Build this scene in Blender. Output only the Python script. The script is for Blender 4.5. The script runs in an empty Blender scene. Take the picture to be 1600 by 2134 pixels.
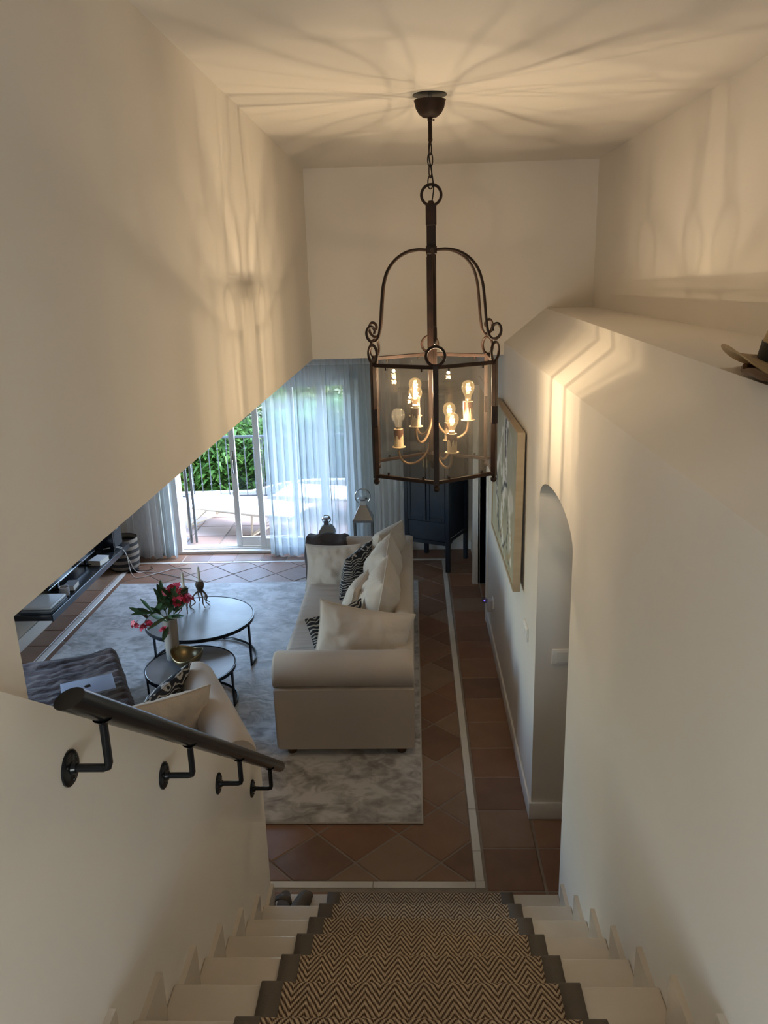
import bpy, bmesh, math, random
from mathutils import Vector, Matrix, noise
random.seed(7)
C = bpy.context.scene.collection
SC = bpy.context.scene
PI = math.pi
# ------------------------------------------------------------------ camera, sky, light, exposure
F, PITCH, YAW, ROLL, EYE = 1663.29, 0.2885, 0.0414, -0.0289, 3.0909
def cam_axes():
    cp, sp, cy, sy = math.cos(PITCH), math.sin(PITCH), math.cos(YAW), math.sin(YAW)
    fw = Vector((-sy*cp, cy*cp, -sp)); r = Vector((cy, sy, 0)); u = r.cross(fw)
    cr, sr = math.cos(ROLL), math.sin(ROLL)
    return cr*r+sr*u, -sr*r+cr*u, fw
cam = bpy.data.objects.new('camera', bpy.data.cameras.new('camera')); C.objects.link(cam)
_r, _u, _f = cam_axes()
cam.matrix_world = Matrix(((_r.x, _u.x, -_f.x, 0), (_r.y, _u.y, -_f.y, 0), (_r.z, _u.z, -_f.z, EYE), (0, 0, 0, 1)))
cam.data.sensor_fit = 'HORIZONTAL'; cam.data.sensor_width = 36; cam.data.lens = F*36/1600
cam.data.clip_start = 0.02; SC.camera = cam

W = bpy.data.worlds.new('sky'); SC.world = W; W.use_nodes = True
_nt = W.node_tree; _bg = _nt.nodes['Background']; _sky = _nt.nodes.new('ShaderNodeTexSky')
_sky.sky_type = 'NISHITA'; _sky.sun_disc = False; _sky.sun_elevation = math.radians(52); _sky.sun_rotation = math.radians(80)
_sky.altitude = 100; _sky.air_density = 1.3; _sky.dust_density = 1.2; _sky.ozone_density = 2.0
_nt.links.new(_sky.outputs[0], _bg.inputs[0]); _bg.inputs[1].default_value = 2.7

def lamp(name, kind, loc, energy, color, aim=None, **kw):
    l = bpy.data.lights.new(name, kind); l.energy = energy; l.color = color
    for k, v in kw.items(): setattr(l, k, v)
    o = bpy.data.objects.new(name, l); C.objects.link(o); o.location = loc
    if aim is not None: o.rotation_euler = (Vector(aim)-Vector(loc)).to_track_quat('-Z', 'Y').to_euler()
    return o
lamp('sun', 'SUN', (20, 14.5, 20), 1.7, (1, .93, .82), aim=(0, 12.5, 0), angle=math.radians(0.6))
# unseen fill light added behind the camera to brighten the stairs, and a portal for the sky in the terrace door
lamp('landing_fill_light', 'AREA', (-.40, -1.45, 2.12), 26, (.80, .92, 1.0), aim=(0.4, 3.0, 1.4), shape='RECTANGLE', size=1.2, size_y=.85)
_po = lamp('door_sky_portal', 'AREA', (-1.74, 8.99, 1.05), 1, (1, 1, 1), aim=(-1.74, 5, 1.05), shape='RECTANGLE', size=2.1, size_y=2.0)
_po.data.cycles.is_portal = True
_po = lamp('side_window_portal', 'AREA', (-3.66, 4.7, 1.12), 1, (1, 1, 1), aim=(0, 4.7, 1.12), shape='RECTANGLE', size=1.1, size_y=2.0)
_po.data.cycles.is_portal = True

SC.view_settings.view_transform = 'Standard'; SC.view_settings.look = 'None'
SC.view_settings.gamma = 1; SC.view_settings.use_curve_mapping = False
SC.view_settings.exposure = 0.2
SC.cycles.max_bounces = 14; SC.cycles.diffuse_bounces = 8; SC.cycles.glossy_bounces = 5
SC.cycles.transmission_bounces = 8; SC.cycles.transparent_max_bounces = 32
SC.cycles.use_denoising = True; SC.cycles.sample_clamp_indirect = 6; SC.cycles.caustics_reflective = False; SC.cycles.caustics_refractive = False

# ------------------------------------------------------------------ helpers
OFF = {}
class MB:
    def __init__(s): s.bm = bmesh.new()
    def _post(s, vs, M=None):
        if M is not None:
            for v in vs: v.co = M @ v.co
        return vs
    def poly(s, pts): s.bm.faces.new([s.bm.verts.new(p) for p in pts]); return s
    def box(s, lo, hi, bev=0, seg=2, M=None):
        r = bmesh.ops.create_cube(s.bm, size=1); vs = r['verts']
        lo, hi = Vector(lo), Vector(hi); c = (lo+hi)/2; d = hi-lo
        for v in vs: v.co = Vector((v.co.x*d.x, v.co.y*d.y, v.co.z*d.z))+c
        if bev:
            es = list({e for v in vs for e in v.link_edges})
            r = bmesh.ops.bevel(s.bm, geom=es, offset=bev, segments=seg, affect='EDGES', profile=.5)
            vs = list({v for f in r['faces'] for v in f.verts} | {v for v in vs if v.is_valid})
        return s._fix(s._post(vs, M))
    def _fix(s, vs): s.last = vs; return s
    def prism(s, pts, vec, M=None):
        vec = Vector(vec); a = [s.bm.verts.new(p) for p in pts]; b = [s.bm.verts.new(Vector(p)+vec) for p in pts]; n = len(a)
        s.bm.faces.new(a[::-1]); s.bm.faces.new(b)
        for i in range(n): s.bm.faces.new((a[i], a[(i+1) % n], b[(i+1) % n], b[i]))
        return s._fix(s._post(a+b, M))
    def tube(s, pts, r, n=8, closed=False, caps=True, M=None):
        pts = [Vector(p) for p in pts]; N = len(pts); rs = r if isinstance(r, (list, tuple)) else [r]*N
        rings = []; prev = None
        for i, p in enumerate(pts):
            if closed: t = pts[(i+1) % N]-pts[i-1]
            else: t = pts[min(i+1, N-1)]-pts[max(i-1, 0)]
            if t.length < 1e-9: t = Vector((0, 0, 1))
            t.normalize()
            if prev is None:
                a = Vector((0, 0, 1)) if abs(t.z) < .9 else Vector((1, 0, 0))
                u = t.cross(a).normalized()
            else:
                u = prev-t*prev.dot(t); u = u.normalized() if u.length > 1e-6 else t.orthogonal().normalized()
            prev = u; w = t.cross(u)
            rings.append([s.bm.verts.new(p+(u*math.cos(2*PI*k/n)+w*math.sin(2*PI*k/n))*rs[i]) for k in range(n)])
        for i in range(N if closed else N-1):
            A, B = rings[i], rings[(i+1) % N]
            sh = 0
            if closed and i == N-1:
                sh = min(range(n), key=lambda q: (A[0].co-B[q].co).length)
            for k in range(n): s.bm.faces.new((A[k], A[(k+1) % n], B[(k+1+sh) % n], B[(k+sh) % n]))
        if not closed and caps:
            s.bm.faces.new(rings[0][::-1]); s.bm.faces.new(rings[-1])
        return s._fix(s._post([v for q in rings for v in q], M))
    def lathe(s, prof, n=24, c=(0, 0, 0), M=None):
        c = Vector(c); rings = []
        for r, z in prof:
            if r < 1e-6: rings.append([s.bm.verts.new(c+Vector((0, 0, z)))])
            else: rings.append([s.bm.verts.new(c+Vector((r*math.cos(2*PI*k/n), r*math.sin(2*PI*k/n), z))) for k in range(n)])
        for A, B in zip(rings, rings[1:]):
            for k in range(n):
                a, b = A[k % len(A)], A[(k+1) % n % len(A)]; d, e = B[k % len(B)], B[(k+1) % n % len(B)]
                f = [a, b, e, d]; g = []
                for v in f:
                    if v not in g: g.append(v)
                if len(g) > 2: s.bm.faces.new(g)
        return s._fix(s._post([v for q in rings for v in q], M))
    def ball(s, c, r, n=12, sc=(1, 1, 1)):
        c = Vector(c)
        return s.lathe([(r*math.sin(PI*i/(n//2)) if 0 < i < n//2 else 0, -r*math.cos(PI*i/(n//2))*sc[2]) for i in range(n//2+1)], n, c)
    def grid(s, fn, nu, nv, cu=False, cv=False):
        V = [[s.bm.verts.new(fn(i/(nu if cu else nu-1), j/(nv if cv else nv-1))) for j in range(nv)] for i in range(nu)]
        for i in range(nu if cu else nu-1):
            for j in range(nv if cv else nv-1):
                s.bm.faces.new((V[i][j], V[(i+1) % nu][j], V[(i+1) % nu][(j+1) % nv], V[i][(j+1) % nv]))
        return s._fix([v for q in V for v in q])
    def mesh(s, name, off=Vector(), smooth=True, ang=35):
        bmesh.ops.recalc_face_normals(s.bm, faces=s.bm.faces)
        for v in s.bm.verts: v.co -= off
        me = bpy.data.meshes.new(name)
        if smooth:
            for f in s.bm.faces: f.smooth = True
            lim = math.radians(ang)
            for e in s.bm.edges:
                if len(e.link_faces) == 2 and e.calc_face_angle(0) > lim: e.smooth = False
        s.bm.to_mesh(me); s.bm.free(); return me
    def build(s, name, mat, parent=None, kind=None, smooth=True, ang=35, label=None):
        off = OFF.get(parent.name, Vector()) if parent else Vector()
        o = bpy.data.objects.new(name, s.mesh(name, off, smooth, ang)); C.objects.link(o)
        if mat: o.data.materials.append(mat)
        if parent: o.parent = parent; OFF[o.name] = off
        if kind: o['kind'] = kind
        if label: o['label'] = label
        return o
def thing(name, label, cat, loc=(0, 0, 0), rotz=None, group=None):
    o = bpy.data.objects.new(name, None); C.objects.link(o); o.location = loc; o.empty_display_size = .1
    if rotz is not None: o.rotation_euler = (0, 0, rotz); OFF[o.name] = Vector()
    else: OFF[o.name] = Vector(loc)
    return tag(o, label, cat, group)
def tag(o, label, cat, group=None, kind=None):
    o['label'] = label; o['category'] = cat
    if group: o['group'] = group
    if kind: o['kind'] = kind
    return o
def recentre(o, loc):          # move a top-level mesh's origin to its base
    loc = Vector(loc)
    for v in o.data.vertices: v.co -= loc
    o.location = loc; OFF[o.name] = loc
    return o
def S(o): o['kind'] = 'structure'; return o
def curve(P, n=8, closed=False):   # Catmull-Rom through points
    P = [Vector(p) for p in P]; N = len(P); out = []
    for i in range(N if closed else N-1):
        a, b, c, d = (P[(i-1) % N], P[i], P[(i+1) % N], P[(i+2) % N]) if closed else (P[max(i-1, 0)], P[i], P[i+1], P[min(i+2, N-1)])
        for k in range(n):
            t = k/n; out.append(.5*((2*b)+(c-a)*t+(2*a-5*b+4*c-d)*t*t+(3*b-a-3*c+d)*t**3))
    if not closed: out.append(P[-1])
    return out
def circle(c, r, n, u, w): c, u, w = Vector(c), Vector(u), Vector(w); return [c+u*r*math.cos(2*PI*k/n)+w*r*math.sin(2*PI*k/n) for k in range(n)]

# ------------------------------------------------------------------ materials
def base(name):
    m = bpy.data.materials.new(name); m.use_nodes = True; nt = m.node_tree
    return m, nt, nt.nodes['Principled BSDF'], nt.nodes['Material Output']
def N(nt, t, **kw):
    n = nt.nodes.new('ShaderNode'+t)
    for k, v in kw.items():
        if k in n.inputs: n.inputs[k].default_value = v
        else: setattr(n, k, v)
    return n
def mix(nt, fac, a, b, mode='MIX'):
    n = nt.nodes.new('ShaderNodeMix'); n.data_type = 'RGBA'; n.blend_type = mode
    for sock, v in ((n.inputs[0], fac), (n.inputs[6], a), (n.inputs[7], b)):
        if isinstance(v, bpy.types.NodeSocket): nt.links.new(v, sock)
        elif isinstance(v, (int, float)): sock.default_value = v
        else: sock.default_value = (*v[:3], 1)
    return n.outputs[2]
def ramp(nt, src, stops):
    n = nt.nodes.new('ShaderNodeValToRGB'); e = n.color_ramp.elements
    while len(e) < len(stops): e.new(.5)
    for q, (p, c) in zip(e, stops): q.position = p; q.color = (*c, 1) if len(c) == 3 else c
    nt.links.new(src, n.inputs[0]); return n.outputs[0]
def coords(nt, scale=(1, 1, 1), rot=(0, 0, 0), kind='Object'):
    tc = nt.nodes.new('ShaderNodeTexCoord'); mp = nt.nodes.new('ShaderNodeMapping')
    mp.inputs['Scale'].default_value = scale; mp.inputs['Rotation'].default_value = rot
    nt.links.new(tc.outputs[kind], mp.inputs[0]); return mp.outputs[0]
def bump(nt, b, h, strength=.3, dist=.01):
    n = nt.nodes.new('ShaderNodeBump'); n.inputs['Strength'].default_value = strength; n.inputs['Distance'].default_value = dist
    nt.links.new(h, n.inputs['Height']); nt.links.new(n.outputs[0], b.inputs['Normal'])
def mat(name, col, rough=.6, metal=0, var=None, vscale=6, bscale=None, bstr=.2, bdist=.004, stretch=(1, 1, 1), rnd=None, sheen=0, spec=None, detail=4):
    m, nt, b, out = base(name)
    b.inputs['Base Color'].default_value = (*col, 1); b.inputs['Roughness'].default_value = rough; b.inputs['Metallic'].default_value = metal
    if spec is not None: b.inputs['Specular IOR Level'].default_value = spec
    if sheen: b.inputs['Sheen Weight'].default_value = sheen
    c = None
    if var:
        nz = N(nt, 'TexNoise', Scale=vscale, Detail=detail); nt.links.new(coords(nt, stretch), nz.inputs['Vector'])
        c = ramp(nt, nz.outputs[0], [(.3, col), (.7, var)])
    if rnd:
        oi = nt.nodes.new('ShaderNodeObjectInfo'); rc = ramp(nt, oi.outputs['Random'], [(0, rnd[0]), (.5, rnd[1]), (1, rnd[2])])
        c = mix(nt, .65, c, rc) if c is not None else rc
    if c is not None: nt.links.new(c, b.inputs['Base Color'])
    if bscale:
        nb = N(nt, 'TexNoise', Scale=bscale, Detail=5); nt.links.new(coords(nt, stretch), nb.inputs['Vector']); bump(nt, b, nb.outputs[0], bstr, bdist)
    return m
def glass(name, tint=(1, 1, 1), refl=1.0, rough=0.0, haze=0, glow=None, power=5):
    m, nt, b, out = base(name); nt.nodes.remove(b)
    t = N(nt, 'BsdfTransparent'); t.inputs[0].default_value = (*tint, 1)
    g = N(nt, 'BsdfGlossy'); g.inputs['Roughness'].default_value = rough
    lw = N(nt, 'LayerWeight', Blend=.5); pw = N(nt, 'Math', operation='POWER'); pw.inputs[1].default_value = power; nt.links.new(lw.outputs['Facing'], pw.inputs[0])
    fr = N(nt, 'Math', operation='MULTIPLY_ADD'); fr.inputs[1].default_value = .9; fr.inputs[2].default_value = .045; nt.links.new(pw.outputs[0], fr.inputs[0]); ml = N(nt, 'Math', operation='MULTIPLY'); ml.inputs[1].default_value = refl; ml.use_clamp = True
    mx = nt.nodes.new('ShaderNodeMixShader'); nt.links.new(fr.outputs[0], ml.inputs[0]); nt.links.new(ml.outputs[0], mx.inputs[0])
    nt.links.new(t.outputs[0], mx.inputs[1]); nt.links.new(g.outputs[0], mx.inputs[2]); last = mx.outputs[0]
    if haze:
        d = N(nt, 'BsdfTranslucent'); d.inputs[0].default_value = (.8, .78, .74, 1); m2 = nt.nodes.new('ShaderNodeMixShader'); m2.inputs[0].default_value = haze
        nt.links.new(last, m2.inputs[1]); nt.links.new(d.outputs[0], m2.inputs[2]); last = m2.outputs[0]
    if glow:
        e = N(nt, 'Emission', Strength=glow[1]); e.inputs[0].default_value = (*glow[0], 1); ad = nt.nodes.new('ShaderNodeAddShader')
        nt.links.new(last, ad.inputs[0]); nt.links.new(e.outputs[0], ad.inputs[1]); last = ad.outputs[0]
    nt.links.new(last, out.inputs[0]); return m
def sheer(name, col, transp):
    m, nt, b, out = base(name); nt.nodes.remove(b)
    t = N(nt, 'BsdfTransparent'); d = N(nt, 'BsdfDiffuse'); r = N(nt, 'BsdfTranslucent')
    for q in (d, r): q.inputs[0].default_value = (*col, 1)
    wv = N(nt, 'TexNoise', Scale=40.0, Detail=2); nt.links.new(coords(nt, (1, 1, .05)), wv.inputs['Vector'])
    a = nt.nodes.new('ShaderNodeMixShader'); a.inputs[0].default_value = .62
    nt.links.new(d.outputs[0], a.inputs[1]); nt.links.new(r.outputs[0], a.inputs[2])
    lw = N(nt, 'LayerWeight', Blend=.5)
    mr = N(nt, 'MapRange'); nt.links.new(lw.outputs['Facing'], mr.inputs[0])
    mr.inputs[3].default_value = transp; mr.inputs[4].default_value = transp*.15
    mx = nt.nodes.new('ShaderNodeMixShader'); nt.links.new(mr.outputs[0], mx.inputs[0])
    nt.links.new(a.outputs[0], mx.inputs[1]); nt.links.new(t.outputs[0], mx.inputs[2]); nt.links.new(mx.outputs[0], out.inputs[0]); return m
def emit(name, col, s):
    m, nt, b, out = base(name); nt.nodes.remove(b); e = N(nt, 'Emission', Strength=s); e.inputs[0].default_value = (*col, 1)
    nt.links.new(e.outputs[0], out.inputs[0]); return m
def leafmat(name, c1, c2):
    m = mat(name, c1, .5, var=c2, vscale=3); nt = m.node_tree; b = nt.nodes['Principled BSDF']
    src = b.inputs['Base Color'].links[0].from_socket
    tr = N(nt, 'BsdfTranslucent'); nt.links.new(src, tr.inputs[0]); mx = nt.nodes.new('ShaderNodeMixShader'); mx.inputs[0].default_value = .4
    nt.links.new(b.outputs[0], mx.inputs[1]); nt.links.new(tr.outputs[0], mx.inputs[2]); nt.links.new(mx.outputs[0], nt.nodes['Material Output'].inputs[0]); return m

PLASTER = mat('plaster', (.76, .72, .665), .75, var=(.72, .68, .625), vscale=1.3, bscale=7, bstr=.12, bdist=.01)
WHITE = mat('white_paint', (.80, .79, .76), .4)
TERRA = mat('terracotta', (.20, .105, .065), .45, var=(.30, .185, .12), vscale=7, bscale=9, bstr=.35, bdist=.006, rnd=((.16, .085, .055), (.27, .125, .07), (.29, .205, .145)), detail=6)
GROUT = mat('grout', (.24, .195, .155), .55, var=(.32, .27, .22), vscale=14, bscale=60, bstr=.3)
MARBLE = mat('marble', (.80, .78, .74), .22, var=(.66, .63, .58), vscale=3.2, stretch=(1, .5, 1), detail=8)
TREAD = mat('tread_marble', (.62, .57, .50), .22, var=(.50, .45, .385), vscale=2.4, stretch=(1, 1.5, 1), detail=8)
BLACKIRON = mat('black_iron', (.008, .009, .011), .22, 0, bscale=30, bstr=.06, spec=.32)
RUST = mat('rusted_iron', (.012, .0065, .004), .55, 0, var=(.030, .0135, .008), vscale=18, bscale=50, bstr=.2, spec=.22)
LINEN = mat('linen', (.50, .43, .36), .85, var=(.46, .395, .33), vscale=3, bscale=22, bstr=.12, bdist=.006, sheen=.15)
PILLOW = mat('pillow_linen', (.53, .465, .395), .85, bscale=15, bstr=.55, bdist=.016, stretch=(1, 1, 1), sheen=.15)
def pleat(name, col, sc):
    m = mat(name, col, .85, sheen=.1); nt = m.node_tree
    nb = N(nt, 'TexNoise', Scale=6.0, Detail=3); nt.links.new(coords(nt, sc), nb.inputs['Vector']); bump(nt, nt.nodes['Principled BSDF'], nb.outputs[0], .8, .03); return m
SEATM = pleat('seat_linen', (.50, .43, .36), (.35, 2.6, .3))
NAVY = mat('navy_lacquer', (.012, .020, .034), .3, var=(.018, .028, .046), vscale=4)
STEEL = mat('polished_steel', (.34, .345, .35), .24, 1)
BRASS = mat('aged_brass', (.30, .235, .13), .34, 1, var=(.22, .17, .095), vscale=5)
CHROME = mat('chrome', (.7, .7, .72), .15, 1)
BLACKWOOD = mat('black_lacquer', (.012, .014, .018), .22)
PAPER = mat('paper', (.7, .67, .6), .8)
PANE = glass('pane_glass'); BULBG = glass('bulb_glass', (.96, .95, .92), 1.0, haze=.10, power=2.2); LPANE = glass('lantern_pane', (.82, .815, .80), 1.4, haze=.004)
SHEER = sheer('sheer_voile', (.62, .68, .70), .40)
SHEERP = sheer('sheer_voile_lifted', (.86, .87, .88), .22)  # denser copy of the same voile, colour lifted where it hangs dim by the wall

# ------------------------------------------------------------------ room shell
XL, XR, XW, YB, YV, ZS, ZC, ZE = -.72, 1.255, .645, 8.84, 5.78, 2.525, 3.79, 2.61   # stair void walls, right wall, door wall, void end, slab, ceiling, slope foot
XT = -3.50                                                                    # far left wall of the living room
Y0, ND = -1.6, 7                                                              # back of the landing, steps above the first
NOS = [(3.133-.2767*i, .258+.189*i) for i in range(ND+1)]                     # nosing lines
ARC0, ARC1 = 3.134, 4.02; D0, D1, DH = 6.86, 7.73, 2.05
def arch_z(y):
    t = (y-ARC0)/(ARC1-ARC0)*2-1
    return 1.965+.14*math.sqrt(max(0, 1-abs(t)**2.1))
# right wall: YZ outlines pushed out in +X
w = MB(); TH = (.32, 0, 0)
w.prism([(XW, Y0, -.1), (XW, ARC0, -.1), (XW, ARC0, ZE), (XW, Y0, ZE)], TH)
w.prism([(XW, ARC1, -.1), (XW, D0, -.1), (XW, D0, ZE), (XW, ARC1, ZE)], TH)
w.prism([(XW, D1, -.1), (XW, YB+.2, -.1), (XW, YB+.2, ZE), (XW, D1, ZE)], TH)
w.prism([(XW, D0, DH), (XW, D1, DH), (XW, D1, ZE), (XW, D0, ZE)], TH)
ar = [ARC0+(ARC1-ARC0)*(.5-.5*math.cos(PI*i/24)) for i in range(25)]
w.prism([(XW, y, arch_z(y)) for y in ar]+[(XW, ARC1, ZE), (XW, ARC0, ZE)], TH)
# slope and ledge above it
def slope(y): return .93 if y > 5.7 else .93-(YV-y)*.0415
sl = [(Y0, 0), (YV, 0)]
bm = w.bm
def ring(y): return [bm.verts.new(p) for p in ((XW, y, ZE), (slope(y), y, 2.84), (1.42, y, 2.84), (1.42, y, ZE))]
A, B = ring(Y0), ring(YV)
bm.faces.new(A[::-1]); bm.faces.new(B)
for i in range(4): bm.faces.new((A[i], A[(i+1) % 4], B[(i+1) % 4], B[i]))
S(w.build('wall_right', PLASTER, ang=12))
S(MB().box((XR, Y0, 2.84), (XR+.2, YV+.2, ZC)).build('wall_right_upper', PLASTER))
w = MB().prism([(XL, Y0, .9), (XL, 1.30, .9), (XL, 1.29, ZS), (XL, YV+.2, ZS), (XL, YV+.2, ZC), (XL, Y0, ZC)], (-.16, 0, 0))
S(w.build('wall_left_upper', PLASTER))
lw = lambda y: 2.381-.757*(y-1.252)
w = MB().prism([(-.70, Y0, 0), (-.70, 3.03, 0), (-.70, 3.03, lw(3.03)), (-.70, 1.0, lw(1.0)), (-.70, Y0, lw(1.0))], (-.055, 0, 0))
S(w.build('wall_left_low', PLASTER))
S(MB().box((XL, YV, ZS), (XR, YV+.2, ZC)).build('wall_back_upper', PLASTER))
S(MB().box((-1.0, Y0, ZC), (1.6, YV+.2, ZC+.15)).build('ceiling', PLASTER))
w = MB().box((XT-.2, .95, ZS), (XL-.10, YB+.2, ZS+.2)); w.box((XL-.10, YV+.2, ZS), (XW+.3, YB+.2, ZS+.2)); w.box((XW+.3, 2.6, ZS-.1), (2.6, YB+.2, ZS+.1))
S(w.build('ceiling_living', PLASTER))
# back wall with the terrace door opening
DX0, DX1, DZ = -2.80, -.68, 2.05
w = MB().box((XT-.2, YB, -.1), (DX0, YB+.25, ZS+.2)); w.box((DX1, YB, -.1), (2.6, YB+.25, ZS+.2)); w.box((DX0, YB, DZ), (DX1, YB+.25, ZS+.2)); w.box((DX0, YB, -.1), (DX1, YB+.25, 0))
S(w.build('wall_back', PLASTER))
WY0, WY1, WZ0, WZ1 = 4.15, 5.25, .12, 2.12                                      # unseen side window, added to bring daylight from the left
w = MB().box((XT-.2, .95, -.1), (XT, WY0, ZS)); w.box((XT-.2, WY1, -.1), (XT, YB, ZS)); w.box((XT-.2, WY0, WZ1), (XT, WY1, ZS)); w.box((XT-.2, WY0, -.1), (XT, WY1, WZ0))
S(w.build('wall_left', PLASTER))
wn = thing('window_1', 'white framed side window added out of view in the left wall of the living room', 'window', (XT-.1, 4.7, WZ0)); wn['kind'] = 'structure'
w = MB()
for y in (WY0, WY1-.06): w.box((XT-.13, y, WZ0), (XT-.07, y+.06, WZ1))
for z in (WZ0, WZ1-.06): w.box((XT-.13, WY0, z), (XT-.07, WY1, z+.06))
w.build('window_frame', WHITE, wn); MB().box((XT-.103, WY0+.05, WZ0+.05), (XT-.097, WY1-.05, WZ1-.05)).build('pane', PANE, wn, smooth=False)
S(MB().box((XT, .95, -.1), (XL-.035, 1.1, ZS+.2)).build('wall_front', PLASTER))
# landing end behind the camera, with an invented window opening added for the fill light
w = MB().box((XL-.2, Y0-.2, 1.3), (XR+.2, Y0, 1.64)); w.box((XL-.2, Y0-.2, 2.55), (XR+.2, Y0, ZC)); w.box((XL-.2, Y0-.2, 1.64), (-.62, Y0, 2.55)); w.box((.2, Y0-.2, 1.64), (XR+.2, Y0, 2.55))
S(w.build('wall_landing', PLASTER))
# room behind the arch and the doorway
w = MB().box((2.2, 2.4, -.1), (2.4, YB, ZS)); w.box((XW+.3, 2.4, -.1), (2.4, 2.6, ZS)); w.box((XW+.3, 5.2, -.1), (2.2, 5.35, ZS))
S(w.build('wall_corridor', PLASTER))
S(MB().box((XT-.2, .95, -.12), (2.4, YB+.25, -.0045)).build('floor', GROUT)); FLOOR = bpy.data.objects['floor']
# skirting
def skirting(name, lo, hi): S(MB().box(lo, hi, .004).build(name, WHITE))
skirting('baseboard_right', (XW-.014, ARC1, 0), (XW, D0-.06, .112))
skirting('baseboard_arch', (XW-.014, ARC1-.014, 0), (XW+.32, ARC1, .112))
skirting('baseboard_back_right', (XW-.014, D1+.08, 0), (XW, YB, .112))
skirting('baseboard_left', (XT, 1.1, 0), (XT+.015, YB, .12))
skirting('baseboard_back', (DX1+.07, YB-.014, 0), (XW, YB, .112))
skirting('baseboard_corner', (XT, YB-.014, 0), (DX0-.07, YB, .112))
# narrow ceiling ducts of the room are out of sight

# ------------------------------------------------------------------ floor tiles and marble strips (parts of the floor)
def clip(poly, x0, x1, y0, y1):
    for ax, lim, sg in ((0, x0, 1), (0, x1, -1), (1, y0, 1), (1, y1, -1)):
        out = []
        for i, p in enumerate(poly):
            q = poly[(i+1) % len(poly)]; a = (p[ax]-lim)*sg; b = (q[ax]-lim)*sg
            if a >= 0: out.append(p)
            if (a >= 0) != (b >= 0):
                t = a/(a-b); out.append((p[0]+(q[0]-p[0])*t, p[1]+(q[1]-p[1])*t))
        poly = out
        if len(poly) < 3: return []
    return poly
def tile_mesh(name, poly, top, gap=.0045, ch=.0045):
    cx = sum(p[0] for p in poly)/len(poly); cy = sum(p[1] for p in poly)/len(poly)
    def off(d):
        out = []; n = len(poly)
        for i in range(n):
            p0, p1, p2 = Vector(poly[i-1]), Vector(poly[i]), Vector(poly[(i+1) % n])
            e1 = (p1-p0).normalized(); e2 = (p2-p1).normalized(); n1 = Vector((-e1.y, e1.x)); n2 = Vector((-e2.y, e2.x))
            k = 1+n1.dot(n2); v = (n1+n2)/max(k, .35); out.append(p1+v*d)
        return out
    b = bmesh.new(); rows = [[b.verts.new((p.x-cx, p.y-cy, z)) for p in off(d)] for d, z in ((gap, -.012), (gap, top-.004), (gap+ch, top))]
    n = len(poly)
    for A, B in zip(rows, rows[1:]):
        for i in range(n): b.faces.new((A[i], A[(i+1) % n], B[(i+1) % n], B[i]))
    b.faces.new(rows[2]); me = bpy.data.meshes.new(name); b.to_mesh(me); b.free(); me.materials.append(TERRA); return me, cx, cy
def area(p): return .5*sum(p[i][0]*p[(i+1) % len(p)][1]-p[(i+1) % len(p)][0]*p[i][1] for i in range(len(p)))
def put(me, x, y, name='tile', rz=0, dz=0):
    o = bpy.data.objects.new(name, me); C.objects.link(o); o.parent = FLOOR; o.location = (x, y, dz); o.rotation_euler = (random.uniform(-.004, .004), random.uniform(-.004, .004), rz); return o
FX0, FX1, FY0, FY1 = -3.215, .283, 3.51, 8.48
h = .2349; full = [(0, -h), (h, 0), (0, h), (-h, 0)]
FULLD = tile_mesh('diagonal_tile', full, 0)[0]
RX0, RX1, RY0, RY1 = -3.15, .008, 3.965, 7.83
for i in range(-16, 4):
    for j in range(-4, 21):
        if (i+j) % 2 == 0: continue
        cx, cy = .105+h*i, 4.121+h*j
        if cx-h > RX0+.02 and cx+h < RX1-.02 and cy-h > RY0+.02 and cy+h < RY1-.02: continue
        if cx < -.95 and cy < 4.2: continue
        P = [(cx+a, cy+b) for a, b in full]; Q = clip(P, FX0, FX1, FY0, FY1)
        if len(Q) < 3 or area(Q) < .0012: continue
        if len(Q) == 4 and abs(area(Q)-2*h*h) < 1e-5: put(FULLD, cx, cy)
        else:
            me, x, y = tile_mesh('cut_tile', Q, 0); put(me, x, y)
p_ = .3275
def rect_tiles(x0, x1, ys):
    for y0, y1 in ys:
        me, x, y = tile_mesh('square_tile', [(x0, y0), (x1, y0), (x1, y1), (x0, y1)], 0); put(me, x, y)
rows = [(4.092+p_*k, 4.092+p_*(k+1)) for k in range(-2, 15)]
rect_tiles(.34, XW-.002, [(3.15, 3.437)]+rows[0:]); rect_tiles(XT, -3.285, rows[3:]); rect_tiles(XW+.002, .975, [(3.15, 3.437), rows[0], rows[1]])
rect_tiles(XW+.002, .975, [(6.712+p_*k, 6.712+p_*(k+1)) for k in range(0, 4)])
for k in range(13):
    x = -3.285+k*.3; rect_tiles(x, min(x+.3, .34), [(8.533, YB)])
for k in range(-1, 4):
    x = -.69+k*.26; rect_tiles(x, min(x+.26, .34), [(3.15, 3.437)])
def strip(x0, x1, y0, y1):
    o = MB().box((x0+.002, y0+.002, -.012), (x1-.002, y1-.002, .001), .0015, 1).build('marble_strip', MARBLE, FLOOR); return o
ys = [3.51, 3.741, 4.104, 4.87, 5.352, 5.992, 6.614, 7.2, 7.8, 8.48]
for a, b in zip(ys, ys[1:]): strip(.283, .331, a, b)
for a, b in zip(ys[1:], ys[2:]): strip(-3.275, -3.215, a-.2, b-.2)
xs = [-3.275, -2.7, -2.1, -1.5, -.9, -.26, .283]
for a, b in zip(xs, xs[1:]):
    strip(a, b, 8.482, 8.53)
    if b > -1: strip(max(a, -1.1), b, 3.459, 3.508)
for pts in ([(.283, 3.508), (.331, 3.459), (.331, 3.508)], [(.283, 3.508), (.283, 3.459), (.331, 3.459)]):
    MB().prism([(x, y, -.012) for x, y in pts], (0, 0, .013)).build('marble_strip', MARBLE, FLOOR)
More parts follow.
